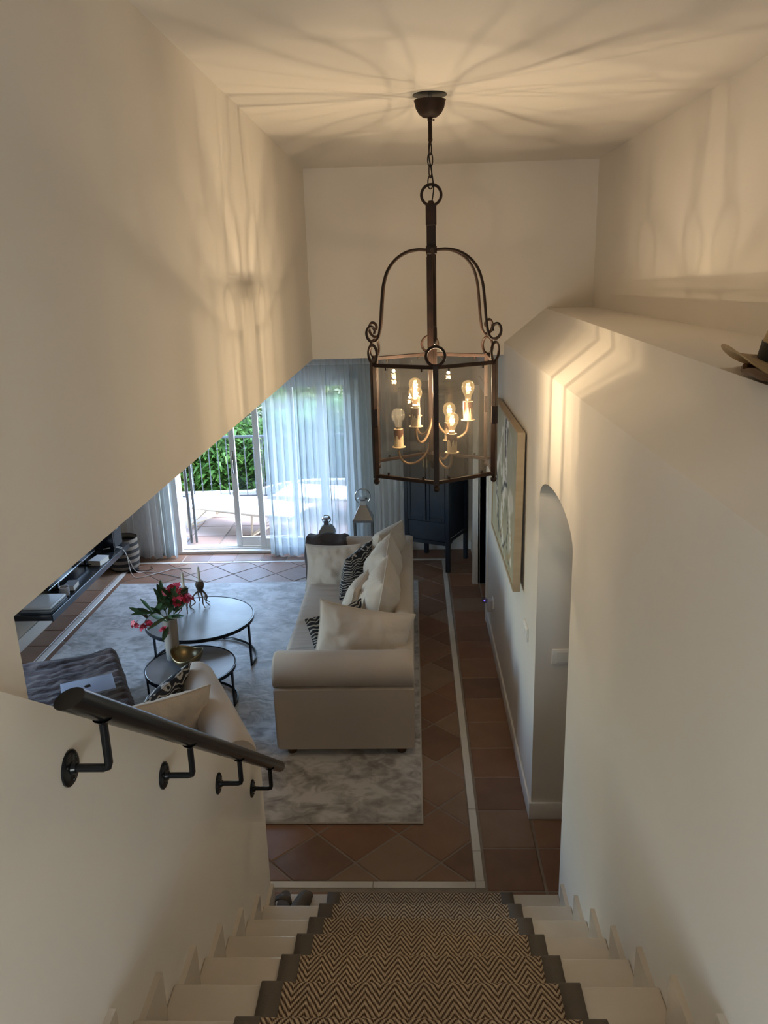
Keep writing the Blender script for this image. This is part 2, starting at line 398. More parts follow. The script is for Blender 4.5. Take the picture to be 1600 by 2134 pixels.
strip(.283, .331, 8.482, 8.53)

# ------------------------------------------------------------------ staircase
st = thing('staircase', 'flight of pale marble steps with upright marble skirting tiles along both plastered walls', 'staircase', (0, 1.2, 0))
RISER = WHITE
SX0, SX1 = -.70, XW
for i, (y, z) in enumerate(NOS):
    zb = NOS[i-1][1] if i else 0.0
    y_in = NOS[i+1][0]-.04 if i < ND else Y0
    MB().box((SX0, y_in, z-.03), (SX1, y, z), .008, 3).build('tread', TREAD, st)
    MB().box((SX0, y-.05, zb-(.0 if i else 0)), (SX1, y-.025, z-.03)).build('riser', TREAD, st)
    for X0, X1 in ((SX0, SX0+.017), (SX1-.017, SX1)):
        ya = y-.11; yb = (NOS[i+1][0] if i < ND else y-.6)-.02
        MB().prism([(X0, ya, z), (X0, yb, z), (X0, yb, z+.155), (X0, ya, z+.155)], (X1-X0, 0, 0)).build('skirting_tile', TREAD, st)
# carpet runner: herringbone sisal with plain bands
def herring():
    m, nt, b, out = base('herringbone_sisal'); b.inputs['Roughness'].default_value = .95; b.inputs['Specular IOR Level'].default_value = .1
    uv = nt.nodes.new('ShaderNodeUVMap'); sp = N(nt, 'SeparateXYZ'); nt.links.new(uv.outputs[0], sp.inputs[0])
    def M(op, a, c=None):
        n = N(nt, 'Math', operation=op)
        for q, v in zip(n.inputs, (a, c)):
            if v is None: continue
            if isinstance(v, (int, float)): q.default_value = v
            else: nt.links.new(v, q)
        return n.outputs[0]
    nz = N(nt, 'TexNoise', Scale=55.0, Detail=2); nt.links.new(uv.outputs[0], nz.inputs['Vector'])
    wob = M('MULTIPLY', M('SUBTRACT', nz.outputs[0], .5), .0045)
    tri = M('PINGPONG', sp.outputs[0], .040)
    v = M('ADD', M('ADD', sp.outputs[1], M('MULTIPLY', tri, 1.55)), wob)
    st_ = M('SINE', M('MULTIPLY', v, 2*PI/.0225))
    yarn = M('MULTIPLY', M('SINE', M('MULTIPLY', M('ADD', sp.outputs[0], M('MULTIPLY', sp.outputs[1], .4)), 2*PI/.0062)), .35)
    hgt = M('ADD', st_, yarn)
    c = ramp(nt, M('ADD', M('MULTIPLY', hgt, .42), .5), [(.18, (.085, .05, .032)), (.42, (.36, .26, .18)), (.9, (.58, .46, .33))])
    n2 = N(nt, 'TexNoise', Scale=300.0); nt.links.new(uv.outputs[0], n2.inputs['Vector'])
    c = mix(nt, .35, c, ramp(nt, n2.outputs[0], [(.3, (.2, .2, .2)), (.7, (.8, .8, .8))]), 'OVERLAY')
    nt.links.new(c, b.inputs['Base Color']); bump(nt, b, hgt, .8, .004); return m
HERR = herring(); BAND = mat('runner_band', (.105, .085, .068), .9, bscale=200, bstr=.4)
def runner_path():
    P = []
    for i in range(ND, -1, -1):
        y, z = NOS[i]; t = .011
        y_in = (NOS[i+1][0]-.03) if i < ND else -1.2
        P.append((y_in+.016, z+t)); P.append((y-.015, z+t))
        for k in range(1, 6):
            a = PI/2*k/5; P.append((y-.015+.026*math.sin(a), z+t-.026*(1-math.cos(a))))
        P.append((y+.008, z-.035)); P.append((y-.012, z-.05))
        P.append((y-.012, (NOS[i-1][1]+.02) if i else .002))
    return P
RP = runner_path(); RL = [0]
for a, b in zip(RP, RP[1:]): RL.append(RL[-1]+math.hypot(b[0]-a[0], b[1]-a[1]))
def runner_strip(name, x0, x1, nx, m, lift, parent):
    b = bmesh.new(); uvl = b.loops.layers.uv.new('UVMap'); V = []
    for (y, z), l in zip(RP, RL):
        V.append([(b.verts.new((x0+(x1-x0)*k/nx, y, z+lift*(1 if True else 0))), x0+(x1-x0)*k/nx, l) for k in range(nx+1)])
    for A, B in zip(V, V[1:]):
        for k in range(nx):
            q = [A[k], A[k+1], B[k+1], B[k]]; f = b.faces.new([e[0] for e in q]); f.smooth = True
            for lp, e in zip(f.loops, q): lp[uvl].uv = (e[1], e[2])
    off = OFF[parent.name]
    for v in b.verts: v.co -= off
    me = bpy.data.meshes.new(name); b.to_mesh(me); b.free(); o = bpy.data.objects.new(name, me); C.objects.link(o); o.parent = parent; me.materials.append(m)
    return o
ru = thing('stair_runner', 'brown and beige herringbone carpet runner with plain dark bands running down the marble steps', 'carpet', (0, 1.2, 0))
runner_strip('herringbone_carpet', -.395, .375, 2, HERR, 0, ru)
for x0, x1 in ((-.4507, -.39), (.37, .4286)): 
    o = runner_strip('edge_band', x0, x1, 2, BAND, .003, ru); o['label'] = 'plain dark brown edging band'
    md = o.modifiers.new('thick', 'SOLIDIFY'); md.thickness = .012; md.offset = -1

# ------------------------------------------------------------------ handrail
hr = thing('handrail', 'black iron tube handrail on four angled brackets along the low stair wall', 'handrail', (-.70, 2.1, 1.2))
ry = lambda y: 2.262-.758*(y-1.40)+.005; RXc = -.618; rr = .024
b = MB(); pts = [(RXc, y, ry(y)) for y in (1.24, 1.8, 2.4, 3.03)]
b.tube(pts, rr, 20)
vs = b.last[:20]; zc = ry(1.24)
for v in vs:                                   # plumb-level cut of the upper end
    d = v.co.z-zc; t = d/.758*0.9
    v.co.y += t*1.0; v.co.z = zc+d*.12
b.build('rail', BLACKIRON, hr)
for y, zr in ((1.36, 2.165), (1.86, 1.80), (2.36, 1.42), (2.83, 1.062)):
    k = MB(); yy = y
    k.tube([(-.70, yy, zr), (RXc-.012, yy, zr), (RXc-.003, yy, zr+.003), (RXc, yy, zr+.012), (RXc, yy, ry(yy)-rr+.004)], .0085, 12)
    k.lathe([(.0085, 0), (.011, .006), (.019, .012)], 12, (RXc, yy, ry(yy)-rr-.009))
    br = k.build('bracket', BLACKIRON, hr)
    q = MB(); q.lathe([(0, 0), (.037, 0), (.037, .004), (.033, .007), (.014, .008), (.0115, .016), (0, .016)], 28, M=Matrix.Translation((-.70, yy, zr)) @ Matrix.Rotation(PI/2, 4, 'Y'))
    q.build('rosette', BLACKIRON, br)
    for a in range(3):
        q = MB(); q.ball((-.693, yy+.025*math.cos(a*2.1+.5), zr+.025*math.sin(a*2.1+.5)), .0034, 8); q.build('screw', BLACKIRON, br)

# ------------------------------------------------------------------ hexagonal hall lantern
LX, LY = .086, 3.6
la = thing('hall_lantern', 'large rusted iron hexagonal lantern with glass panes hanging on a chain from the ceiling', 'pendant lamp', (LX, LY, ZC))
AX = Vector((LX, LY, 0)); LROT = .016
def pol(a, r, z): return Vector((LX+r*math.sin(a), LY-r*math.cos(a), z))
R6, ZT, ZB = .300, 2.722, 2.236; ANG = [LROT+k*PI/3 for k in range(6)]
b = MB(); b.lathe([(.012, 3.704), (.03, 3.706), (.046, 3.718), (.058, 3.738), (.064, 3.765), (.066, 3.768), (.062, 3.768), (.055, 3.745), (.02, 3.718)], 32, AX)
b.build('canopy', RUST, la)
MB().lathe([(0, ZC-.004), (.07, ZC-.004), (.07, ZC), (0, ZC)], 32, AX).build('ceiling_plate', BLACKIRON, la)
MB().lathe([(.008, 3.72), (.008, ZC)], 12, AX).build('hanger_bolt', STEEL, la)
b = MB(); b.lathe([(0, 3.706), (.0105, 3.706), (.0105, 3.692), (.0085, 3.69), (.0085, 3.625), (.0105, 3.62), (.004, 3.606), (0, 3.606)], 14, AX); b.ball(AX+Vector((.015, 0, 3.695)), .0045, 8); b.build('rod', RUST, la)
zz = 3.612
for k in range(4):
    u = Vector((1, 0, 0)) if k % 2 else Vector((.55, .83, 0)); c = AX+Vector((-.001, 0, zz-.024))
    MB().tube([c+u*.0105*math.cos(t)*(1 if True else 0)+Vector((0, 0, .0255*math.sin(t)*(1+.12*abs(math.cos(t))))) for t in [2*PI*i/20 for i in range(20)]], .0026, 8, True).build('chain_link', RUST, la); zz -= .0435
MB().tube(curve([AX+Vector(p) for p in ((0, 0, 3.61), (-.006, -.004, 3.56), (.004, -.004, 3.50), (.012, 0, 3.44), (.008, 0, 3.40), (0, 0, 3.365))]), .0028, 8).build('cable', BLACKIRON, la)
MB().tube(circle(AX+Vector((.002, 0, 3.408)), .0415, 36, (1, 0, 0), (0, 0, 1)), .0062, 10, True).build('ring', RUST, la)
b = MB(); b.box((LX-.0195, LY-.0195, 2.30), (LX+.0195, LY+.0195, 3.36), .003, 1); b.box((LX-.0225, LY-.0225, 3.285), (LX+.0225, LY+.0225, 3.372), .004, 1); b.box((LX-.023, LY-.023, 3.17), (LX+.023, LY+.023, 3.205), .003, 1)
b.lathe([(0, 3.385), (.01, 3.385), (.017, 3.372)], 10, AX); b.build('centre_pole', RUST, la)
b = MB(); b.box((LX-.0215, LY-.003, 2.72), (LX-.0195, LY+.003, 3.16)); b.box((LX-.003, LY-.0225, 2.34), (LX+.003, LY-.0195, 3.165), .001, 1); b.build('pole_spine', RUST, la)
b = MB(); b.lathe([(0, 2.225), (.014, 2.235), (.02, 2.255), (.032, 2.27), (.032, 2.30), (.02, 2.315)], 20, AX); b.build('hub', RUST, la)
for a in ANG:
    rad = Vector((math.sin(a), -math.cos(a), 0)); tan = Vector((math.cos(a), math.sin(a), 0))
    prof = [(.018, 3.188), (.07, 3.19), (.125, 3.180), (.178, 3.152), (.218, 3.108), (.240, 3.05), (.250, 2.98), (.258, 2.90), (.268, 2.845), (.284, 2.822), (.305, 2.822), (.322, 2.838), (.326, 2.862), (.314, 2.882), (.296, 2.880), (.287, 2.866), (.290, 2.852)]
    MB().tube(curve([AX+rad*r+Vector((0, 0, z)) for r, z in prof], 5), .0064, 8).build('arm', RUST, la)
    MB().tube(circle(AX+rad*(R6+.0)+Vector((0, 0, ZT+.046)), .0385, 26, tan, (0, 0, 1)), .0062, 8, True).build('ring', RUST, la)
    p = pol(a, R6, 0)
    q = MB(); M = Matrix.Translation((p.x, p.y, 0)) @ Matrix.Rotation(a, 4, 'Z')
    q.box((-.0115, -.011, ZB-.012), (.0115, .011, ZT+.012), .002, 1, M); q.build('post', RUST, la)
    q = MB(); q.ball((p.x, p.y, ZB-.026), .0145, 14); q.build('ball_foot', RUST, la)
for k in range(6):
    p, q = pol(ANG[k], R6, 0), pol(ANG[(k+1) % 6], R6, 0); mid = (p+q)/2; d = (q-p); L = d.length; ang = math.atan2(d.y, d.x)
    M = Matrix.Translation((mid.x, mid.y, 0)) @ Matrix.Rotation(ang, 4, 'Z')
    for z0, z1, nm in ((ZT-.008, ZT+.008, 'top_rail'), (ZB-.008, ZB+.008, 'bottom_rail')):
        MB().box((-L/2+.008, -.0075, z0), (L/2-.008, .0075, z1), .002, 1, M).build(nm, RUST, la)
    MB().box((-L/2+.010, .003, ZB+.004), (L/2-.010, .0055, ZT-.004), M=M).build('glass_pane', LPANE, la, smooth=False)
    for sx in (-.16, .16):
        for z in (ZT-.020, ZB+.006):
            MB().box((sx*L*1.8-.004, -.003, z), (sx*L*1.8+.004, .002, z+.014), M=M).build('glass_clip', RUST, la)
for a in (ANG[1], ANG[5], ANG[2]):
    p = pol(a, R6, 0); MB().box((p.x-.014, p.y-.013, 2.46), (p.x+.014, p.y+.013, 2.535), .002, 1).build('hinge', RUST, la)
IVORY = mat('ivory_candle', (.62, .48, .30), .55, bscale=60, bstr=.1); DRIP = mat('brown_wax', (.085, .032, .014), .5)
ARMC = mat('aged_bronze_arm', (.16, .10, .055), .4, .6, var=(.24, .15, .08), vscale=20)
FIL = emit('filament', (1, .66, .28), 120); FILOFF = mat('filament_off', (.3, .28, .25), .4, .8); BULBLIT = glass('lit_bulb_glass', (1, .97, .90), glow=((1, .62, .24), .30), power=2.5); CAPM = mat('bulb_cap', (.5, .42, .3), .3, 1)
BPROF = [(.013, 0), (.0135, .012), (.016, .022), (.0225, .034), (.028, .046), (.0300, .058), (.0285, .070), (.0235, .080), (.0145, .087), (.006, .0895), (0, .090)]
def candle(ang, zp, lit):
    rad = Vector((math.sin(ang), -math.cos(ang), 0)); c = AX+rad*.158
    prof = [(.158, zp-.002), (.158, zp-.02), (.148, zp-.052), (.118, zp-.074), (.080, zp-.070), (.045, zp-.045), (.022, zp-.01), (.016, zp+.02)]
    MB().tube(curve([AX+rad*r+Vector((0, 0, z)) for r, z in prof], 5), .0058, 10).build('candle_arm', ARMC, la)
    cd = MB().lathe([(0, zp), (.0305, zp+.004), (.0315, zp+.0055), (.0305, zp+.007), (.0215, zp+.007), (.0215, zp+.088), (.0135, zp+.090), (0, zp+.090)], 24, c).build('candle_tube', IVORY, la)
    rn = random.Random(int(ang*100)+int(zp*1000)); n = 40; dl = [rn.choice((.024, .034, .044, .058, .028)) for _ in range(n)]
    q = MB(); q.grid(lambda u, v: c+Vector((.0226*math.cos(2*PI*u), .0226*math.sin(2*PI*u), zp+.0895-v*dl[int(round(u*n)) % n])), n, 5, cu=True)
    q.build('wax_drips', DRIP, cd)
    zb = zp+.088
    bu = MB().lathe([(r, z+zb+.006) for r, z in BPROF], 24, c).build('bulb', BULBLIT if lit else BULBG, la)
    MB().lathe([(0, zb), (.0125, zb), (.0125, zb+.012), (0, zb+.012)], 16, c).build('bulb_cap', CAPM, bu)
    q = MB(); q.tube(curve([c+Vector((.010*math.cos(k*2.1), .010*math.sin(k*2.1), zb+.050+.014*(k % 2))) for k in range(9)], 4), .0026 if lit else .0006, 6)
    if not lit: q.tube([c+Vector((0, 0, zb+.01)), c+Vector((0, 0, zb+.05))], .0018, 6)
    q.build('filament', FIL if lit else FILOFF, bu)
    if lit:
        l = lamp('bulb_light', 'POINT', c+Vector((0, 0, zb+.079)), 6.7, (1, .79, .55)); l.data.shadow_soft_size = .007
LO, UP = 2.327, 2.446
for deg, z, lit in ((-90, LO, False), (30, LO, True), (150, LO, True), (90, UP, True), (-30, UP, True), (-150, UP, True)): candle(math.radians(deg), z, lit)

# ------------------------------------------------------------------ terrace door
dr = thing('door_1', 'white framed sliding terrace door standing partly open onto the sunny terrace', 'door', (-1.74, 8.95, 0)); dr['kind'] = 'structure'
b = MB()
b.box((DX0-.06, 8.80, 0), (DX0+.05, 9.02, DZ+.06), .006); b.box((DX1-.05, 8.80, 0), (DX1+.06, 9.02, DZ+.06), .006); b.box((DX0-.06, 8.80, DZ-.05), (DX1+.06, 9.02, DZ+.06), .006)
b.box((DX0-.05, 8.79, 0), (DX1+.05, 9.02, .035), .005)
for yy in (8.86, 8.93, 8.99): b.box((DX0+.05, yy-.005, .03), (DX1-.05, yy+.005, .05))
b.build('door_frame', WHITE, dr)
def leaf(x0, x1, y, nm='sliding_leaf', st_=.065):
    q = MB(); q.box((x0, y-.02, .045), (x0+st_, y+.02, DZ-.05), .005); q.box((x1-st_, y-.02, .045), (x1, y+.02, DZ-.05), .005)
    q.box((x0+st_, y-.018, .05), (x1-st_, y+.018, .16), .004); q.box((x0+st_, y-.018, DZ-.13), (x1-st_, y+.018, DZ-.055), .004)
    o = q.build(nm, WHITE, dr)
    MB().box((x0+st_-.005, y-.004, .155), (x1-st_+.005, y+.004, DZ-.125)).build('pane', PANE, o, smooth=False); return o
lf = leaf(-2.13, -1.36, 8.955); leaf(-1.83, -1.02, 8.885); leaf(-1.06, -.73, 8.955)
q = MB(); q.box((-2.115, 8.925, .93), (-2.083, 8.937, 1.20), .004); q.tube(curve([(-2.099, 8.93, 1.10), (-2.099, 8.90, 1.09), (-2.099, 8.888, 1.04), (-2.099, 8.893, .96), (-2.099, 8.905, .93)], 5), .008, 8)
q.build('door_handle', STEEL, lf)
GREYSH = mat('grey_shutter', (.10, .105, .11), .5)
for x, n_ in ((-2.765, 0), (-2.70, 1)):
    t = thing('shutter', ('outer', 'inner')[n_]+' grey shutter leaf folded open at the left terrace door jamb', 'shutter', (x, 9.25, .05))
    q = MB(); q.box((x-.013, 9.03, .06), (x+.013, 9.08, 2.0), .003); q.box((x-.013, 9.42, .06), (x+.013, 9.47, 2.0), .003); q.box((x-.013, 9.03, .06), (x+.013, 9.47, .16), .003); q.box((x-.013, 9.03, 1.92), (x+.013, 9.47, 2.0), .003)
    q.build('shutter_frame', GREYSH, t)
    t.rotation_euler = (0, 0, .27); sl = None
    for k in range(28):
        z = .185+k*.0625; M = Matrix.Translation((x, 9.25, z)) @ Matrix.Rotation(.5, 4, 'Y')
        if sl is None:
            sl = MB().box((-.003, -.175, -.03), (.003, .175, .03), .001, 1).mesh('slat')
            sl.materials.append(GREYSH)
        o = bpy.data.objects.new('slat', sl); C.objects.link(o); o.parent = t; o.location = (0, 0, z-.05); o.rotation_euler = (0, .5, 0)

# doorway in the right wall, beyond the picture
dw = thing('door_2', 'white door casing of the doorway in the right wall beside the dark cabinet', 'door', (XW, 7.3, 0)); dw['kind'] = 'structure'
b = MB()
b.box((XW-.072, D1-.0, 0), (XW+.34, D1+.035, DH+.0), .004); b.box((XW-.02, D1, 0), (XW, D1+.09, DH+.08), .003)
b.box((XW-.018, D0-.075, 0), (XW, D0, DH+.08), .003); b.box((XW-.0, D0-.02, 0), (XW+.32, D0+.012, DH)); b.box((XW-.018, D0-.075, DH), (XW, D1+.09, DH+.08), .003); b.box((XW, D0, DH-.02), (XW+.32, D1, DH))
b.build('casing', WHITE, dw)
MB().box((XW+.062, D1-.012, .985), (XW+.072, D1+.002, 1.06)).build('hinge', BLACKIRON, dw)

# ------------------------------------------------------------------ rug
def rug_mat():
    m, nt, b, out = base('viscose_rug'); b.inputs['Roughness'].default_value = .5; b.inputs['Specular IOR Level'].default_value = .45; b.inputs['Sheen Weight'].default_value = .2; b.inputs['Sheen Roughness'].default_value = .4
    a = N(nt, 'TexNoise', Scale=4.0, Detail=6, Distortion=.9); nt.links.new(coords(nt, (1, 1.3, 1)), a.inputs['Vector'])
    c = N(nt, 'TexNoise', Scale=8.0, Detail=6, Distortion=1.6); nt.links.new(coords(nt, (1, 1.25, 1)), c.inputs['Vector'])
    h = N(nt, 'Math', operation='MULTIPLY_ADD'); nt.links.new(c.outputs[0], h.inputs[0]); h.inputs[1].default_value = .55; 
    s2 = N(nt, 'Math', operation='MULTIPLY'); s2.inputs[1].default_value = .6; nt.links.new(a.outputs[0], s2.inputs[0]); nt.links.new(s2.outputs[0], h.inputs[2])
    nt.links.new(ramp(nt, h.outputs[0], [(.41, (.23, .21, .195)), (.53, (.39, .37, .355)), (.66, (.60, .58, .565))]), b.inputs['Base Color'])
    bump(nt, b, h.outputs[0], .5, .02); return m
rg = tag(recentre(MB().box((RX0, RY0, .001), (RX1, RY1, .016), .004).build('area_rug', rug_mat()), (-1.55, 5.9, 0)), 'large mottled silvery grey viscose rug under the sofa and coffee tables', 'rug')
OFF['area_rug'] = Vector((-1.55, 5.9, 0))
b = MB(); b.tube([(RX0, RY0, .009), (RX1, RY0, .009), (RX1, RY1, .009), (RX0, RY1, .009)], .0085, 6, True); b.build('rug_binding', mat('rug_binding', (.55, .51, .46), .7), rg)

# ------------------------------------------------------------------ cushions
def cushion_mesh(b, w, h, t, seed=0, n=41, wr=.010, pow_=.43):
    rn = Vector((seed*3.1, seed*1.7, seed*.9))
    def pt(u, v, s):
        pinch = .09
        x = u*w/2*(1-pinch*(1-v*v)*abs(u)**2); y = v*h/2*(1-pinch*(1-u*u)*abs(v)**2)
        z = s*t/2*max(0, (1-u**2)*(1-v**2))**pow_
        k = (1-abs(u)**6)*(1-abs(v)**6)
        p = Vector((x, y, z)); nn = noise.noise(Vector((x*9, y*9, s*2))+rn)*wr*1.6+noise.noise(Vector((x*22, y*22, s))+rn)*wr*.7
        e = max(abs(u), abs(v)); nn += math.sin((u if abs(v) > abs(u) else v)*19+seed)*wr*.9*max(0, (e-.45)/.55)*(1-e)*3
        tt = u if abs(v) > abs(u) else v; nn += .0055*math.sin(tt*46+3*noise.noise(Vector((tt*5, seed, s))))*max(0, (e-.55)/.45)*max(0, noise.noise(Vector((tt*3, seed+4, s*2)))+.45)
        p.z += s*nn*k; return p
    g = {}
    for s in (1, -1):
        for i in range(n):
            for j in range(n):
                u, v = math.sin(PI/2*(2*i/(n-1)-1)), math.sin(PI/2*(2*j/(n-1)-1))
                edge = i in (0, n-1) or j in (0, n-1)
                if edge and s == -1: g[(i, j, -1)] = g[(i, j, 1)]
                else: g[(i, j, s)] = b.bm.verts.new(pt(u, v, s))
        for i in range(n-1):
            for j in range(n-1):
                q = [g[(i, j, s)], g[(i+1, j, s)], g[(i+1, j+1, s)], g[(i, j+1, s)]]
                b.bm.faces.new(q if s == 1 else q[::-1])
    rim = [(i, 0) for i in range(n)]+[(n-1, j) for j in range(1, n)]+[(i, n-1) for i in range(n-2, -1, -1)]+[(0, j) for j in range(n-2, 0, -1)]
    return [g[(i, j, 1)].co.copy() for i, j in rim]
def cushion(c, u, v, w, h, t, m, label, group=None, seed=0, name='cushion', wr=.011, pipe=True, pm=None):
    u = Vector(u).normalized(); v = Vector(v); v = (v-u*v.dot(u)).normalized(); n_ = u.cross(v)
    M = Matrix((u, v, n_)).transposed().to_4x4()
    b = MB(); rim = cushion_mesh(b, w, h, t, seed, wr=wr)
    o = b.build(name, m, ang=80); o.matrix_world = Matrix.Translation(c) @ M; OFF[o.name] = Vector()
    tag(o, label, 'cushion', group)
    if pipe:
        q = MB(); q.tube(rim, .0055, 6, True); q.build('piping', pm or m, o)
    return o
def zebra():
    m, nt, b, out = base('zebra_print'); b.inputs['Roughness'].default_value = .8
    nz = N(nt, 'TexNoise', Scale=5.0, Detail=2); co = coords(nt); nt.links.new(co, nz.inputs['Vector'])
    mixv = N(nt, 'Vectorial') if False else nt.nodes.new('ShaderNodeVectorMath'); mixv.operation = 'MULTIPLY_ADD'
    nt.links.new(nz.outputs['Color'], mixv.inputs[0]); mixv.inputs[1].default_value = (.16, .16, .1); nt.links.new(co, mixv.inputs[2])
    wv = nt.nodes.new('ShaderNodeTexWave'); wv.wave_type = 'BANDS'; wv.bands_direction = 'Y'; wv.inputs['Scale'].default_value = 14; wv.inputs['Distortion'].default_value = 5.0; wv.inputs['Detail'].default_value = 1.0; wv.inputs['Detail Scale'].default_value = 1.2
    nt.links.new(mixv.outputs[0], wv.inputs[0])
    nt.links.new(ramp(nt, wv.outputs['Fac'], [(.70, (.012, .016, .024)), (.82, (.46, .44, .41))]), b.inputs['Base Color']); return m
ZEBRA = zebra()

# ------------------------------------------------------------------ sofa
so = thing('sofa', 'long cream linen sofa with rolled arms and loose back cushions standing on the rug', 'sofa', (-.5, 5.9, 0.016))
SX, SXB = -.935, -.03
MB().box((SX+.03, 4.72, .07), (SXB, 7.12, .30), .02).build('base', LINEN, so)
def roll_arm(b, y, s, x0, x1):     # s: outward side (-1 near, +1 far)
    prof = []
    for k in range(22):
        a = math.radians(-95+k*(300/21)); prof.append((y+s*(.07-.118*math.cos(a+PI/2+PI/2)*1 if False else .0), 0))
    cy, cz, r = y, .628, .117
    ring_ = [(cy+s*(-.055), .30), (cy+s*.095, .30)] if False else None
    P = [(cy+s*.085, .075)]
    P += [(cy+s*.092, .50), (cy+s*.094, .515)]
    for k in range(17):
        a = math.radians(-62+k*(242/16)); P.append((cy+s*r*math.cos(a), cz+r*math.sin(a)))
    P += [(cy-s*.117, .50), (cy-s*.117, .075)]
    n = 6
    def ring(x, sc):
        return [b.bm.verts.new((x, cy+(p[0]-cy)*sc, .40+(p[1]-.40)*(1-(1-sc)*.9))) for p in P]
    R = [ring(x0, .90), ring(x0+.006, .96), ring(x0+.022, 1.0), ring(x0+.3, 1), ring(x1-.05, 1), ring(x1-.015, .985), ring(x1, .95)]
    for A_, B_ in zip(R, R[1:]):
        for i in range(len(P)): b.bm.faces.new((A_[i], A_[(i+1) % len(P)], B_[(i+1) % len(P)], B_[i]))
    b.bm.faces.new(R[0]); b.bm.faces.new(R[-1])
for y, s in ((4.715, -1), (7.105, 1)):
    b = MB(); roll_arm(b, y, s, SX-.015, SXB); b.build('arm', LINEN, so, ang=50)
b = MB(); b.box((-.165, 5.07, .07), (SXB, 7.02, .765), .045, 4); b.box((-.165, 4.76, .07), (SXB, 5.12, .66), .03, 3); b.build('back', LINEN, so, ang=50)
for k, (y0, y1) in enumerate(((4.835, 5.835), (5.845, 6.985))):
    b = MB(); b.box((-.985, y0, .285), (-.16, y1, .445), .05, 4)
    bmesh.ops.subdivide_edges(b.bm, edges=[e for e in b.bm.edges if e.calc_length() > .3], cuts=14, use_grid_fill=True)
    for v in b.bm.verts:
        if v.co.z > .40:
            v.co.z += .022*math.sin(PI*min(1, max(0, (v.co.y-y0)/(y1-y0))))+.006*math.sin(v.co.y*62+2*noise.noise(v.co*4))*(.5+.5*noise.noise(v.co*2.3))*(1 if v.co.x > -.97 else 0)
    b.build('seat_cushion', SEATM, so, ang=60)
WOODF = mat('turned_wood', (.09, .045, .02), .4)
for x, y in ((-.86, 4.70), (-.12, 4.70), (-.86, 7.1), (-.12, 7.1)):
    MB().lathe([(0, .016), (.028, .016), (.036, .04), (.040, .06), (.034, .078), (0, .078)], 18, (x, y, 0)).build('foot', WOODF, so)
G = 'loose cushions on the long sofa'
cushion((-.39, 5.0, .645), (1, .02, -.20), (.03, .26, 1), .66, .55, .20, PILLOW, 'cream cushion leaning against the near arm of the long sofa, its back to the stairs', G, 1)
cushion((-.285, 5.56, .715), (.03, 1, .03), (.20, .0, 1), .56, .58, .30, PILLOW, 'cream back cushion nearest the stairs, seen edge on with its seam upright', G, 2, wr=.016)
cushion((-.285, 6.12, .70), (.03, 1, .02), (.20, .0, 1), .58, .60, .32, PILLOW, 'middle cream back cushion of the long sofa with a pointed top corner', G, 3, wr=.016)
cushion((-.285, 6.70, .675), (.34, 1, -.06), (.22, -.06, 1), .58, .58, .30, PILLOW, 'cream back cushion in the far corner of the long sofa', G, 4, wr=.014)
cushion((-.755, 6.74, .575), (1, -.05, .0), (.03, .34, 1), .50, .42, .20, PILLOW, 'square cream cushion under the dark throw at the far arm of the long sofa', G, 5, wr=.016)
cushion((-.52, 6.38, .665), (.42, .78, .10), (.36, .12, 1), .42, .46, .16, ZEBRA, 'dark zebra striped cushion standing between the far cream cushions', G, 6)
cushion((-.475, 5.66, .685), (.22, 1, .05), (.30, .02, 1), .38, .42, .18, PILLOW, 'small cream cushion lying on the back cushions behind the near cushion', G, 7)
cushion((-.555, 5.22, .60), (.75, .62, .05), (.1, .40, 1), .48, .44, .14, ZEBRA, 'dark zebra striped cushion tucked behind the near cream cushion', G, 8)
# dark throw over the far arm
FURM = mat('brown_plush', (.030, .020, .020), .85, var=(.055, .04, .038), vscale=9, bscale=40, bstr=.5, bdist=.01, sheen=.08)
TP = curve([(0, 7.28, .60), (0, 7.26, .70), (0, 7.17, .765), (0, 7.06, .78), (0, 6.97, .76), (0, 6.915, .705), (0, 6.90, .66)], 8)
def throw_fn(u, v):
    q = TP[min(len(TP)-1, int(v*(len(TP)-1)+.5))]; x = -1.075+u*.44+.015*math.sin(v*9)
    nn = noise.noise(Vector((x*8, q.y*9, q.z*9)))*.025+.010*math.sin(x*24+v*7)
    p = Vector((x, q.y-nn*.5*v, q.z+nn))
    if u < .16: p.z -= (.16-u)**1.5*3.0*(.5+.8*v); p.x += (.16-u)*.25
    if u > .9: p.z -= (u-.9)*.35
    return p
b = MB(); b.grid(throw_fn, 34, 34); th = b.build('throw_blanket', FURM, ang=80); md = th.modifiers.new('thick', 'SOLIDIFY'); md.thickness = .018; md.offset = 1
tag(recentre(th, (-.84, 7.09, .77)), 'folded dark brown plush throw draped over the far arm of the long sofa', 'throw')

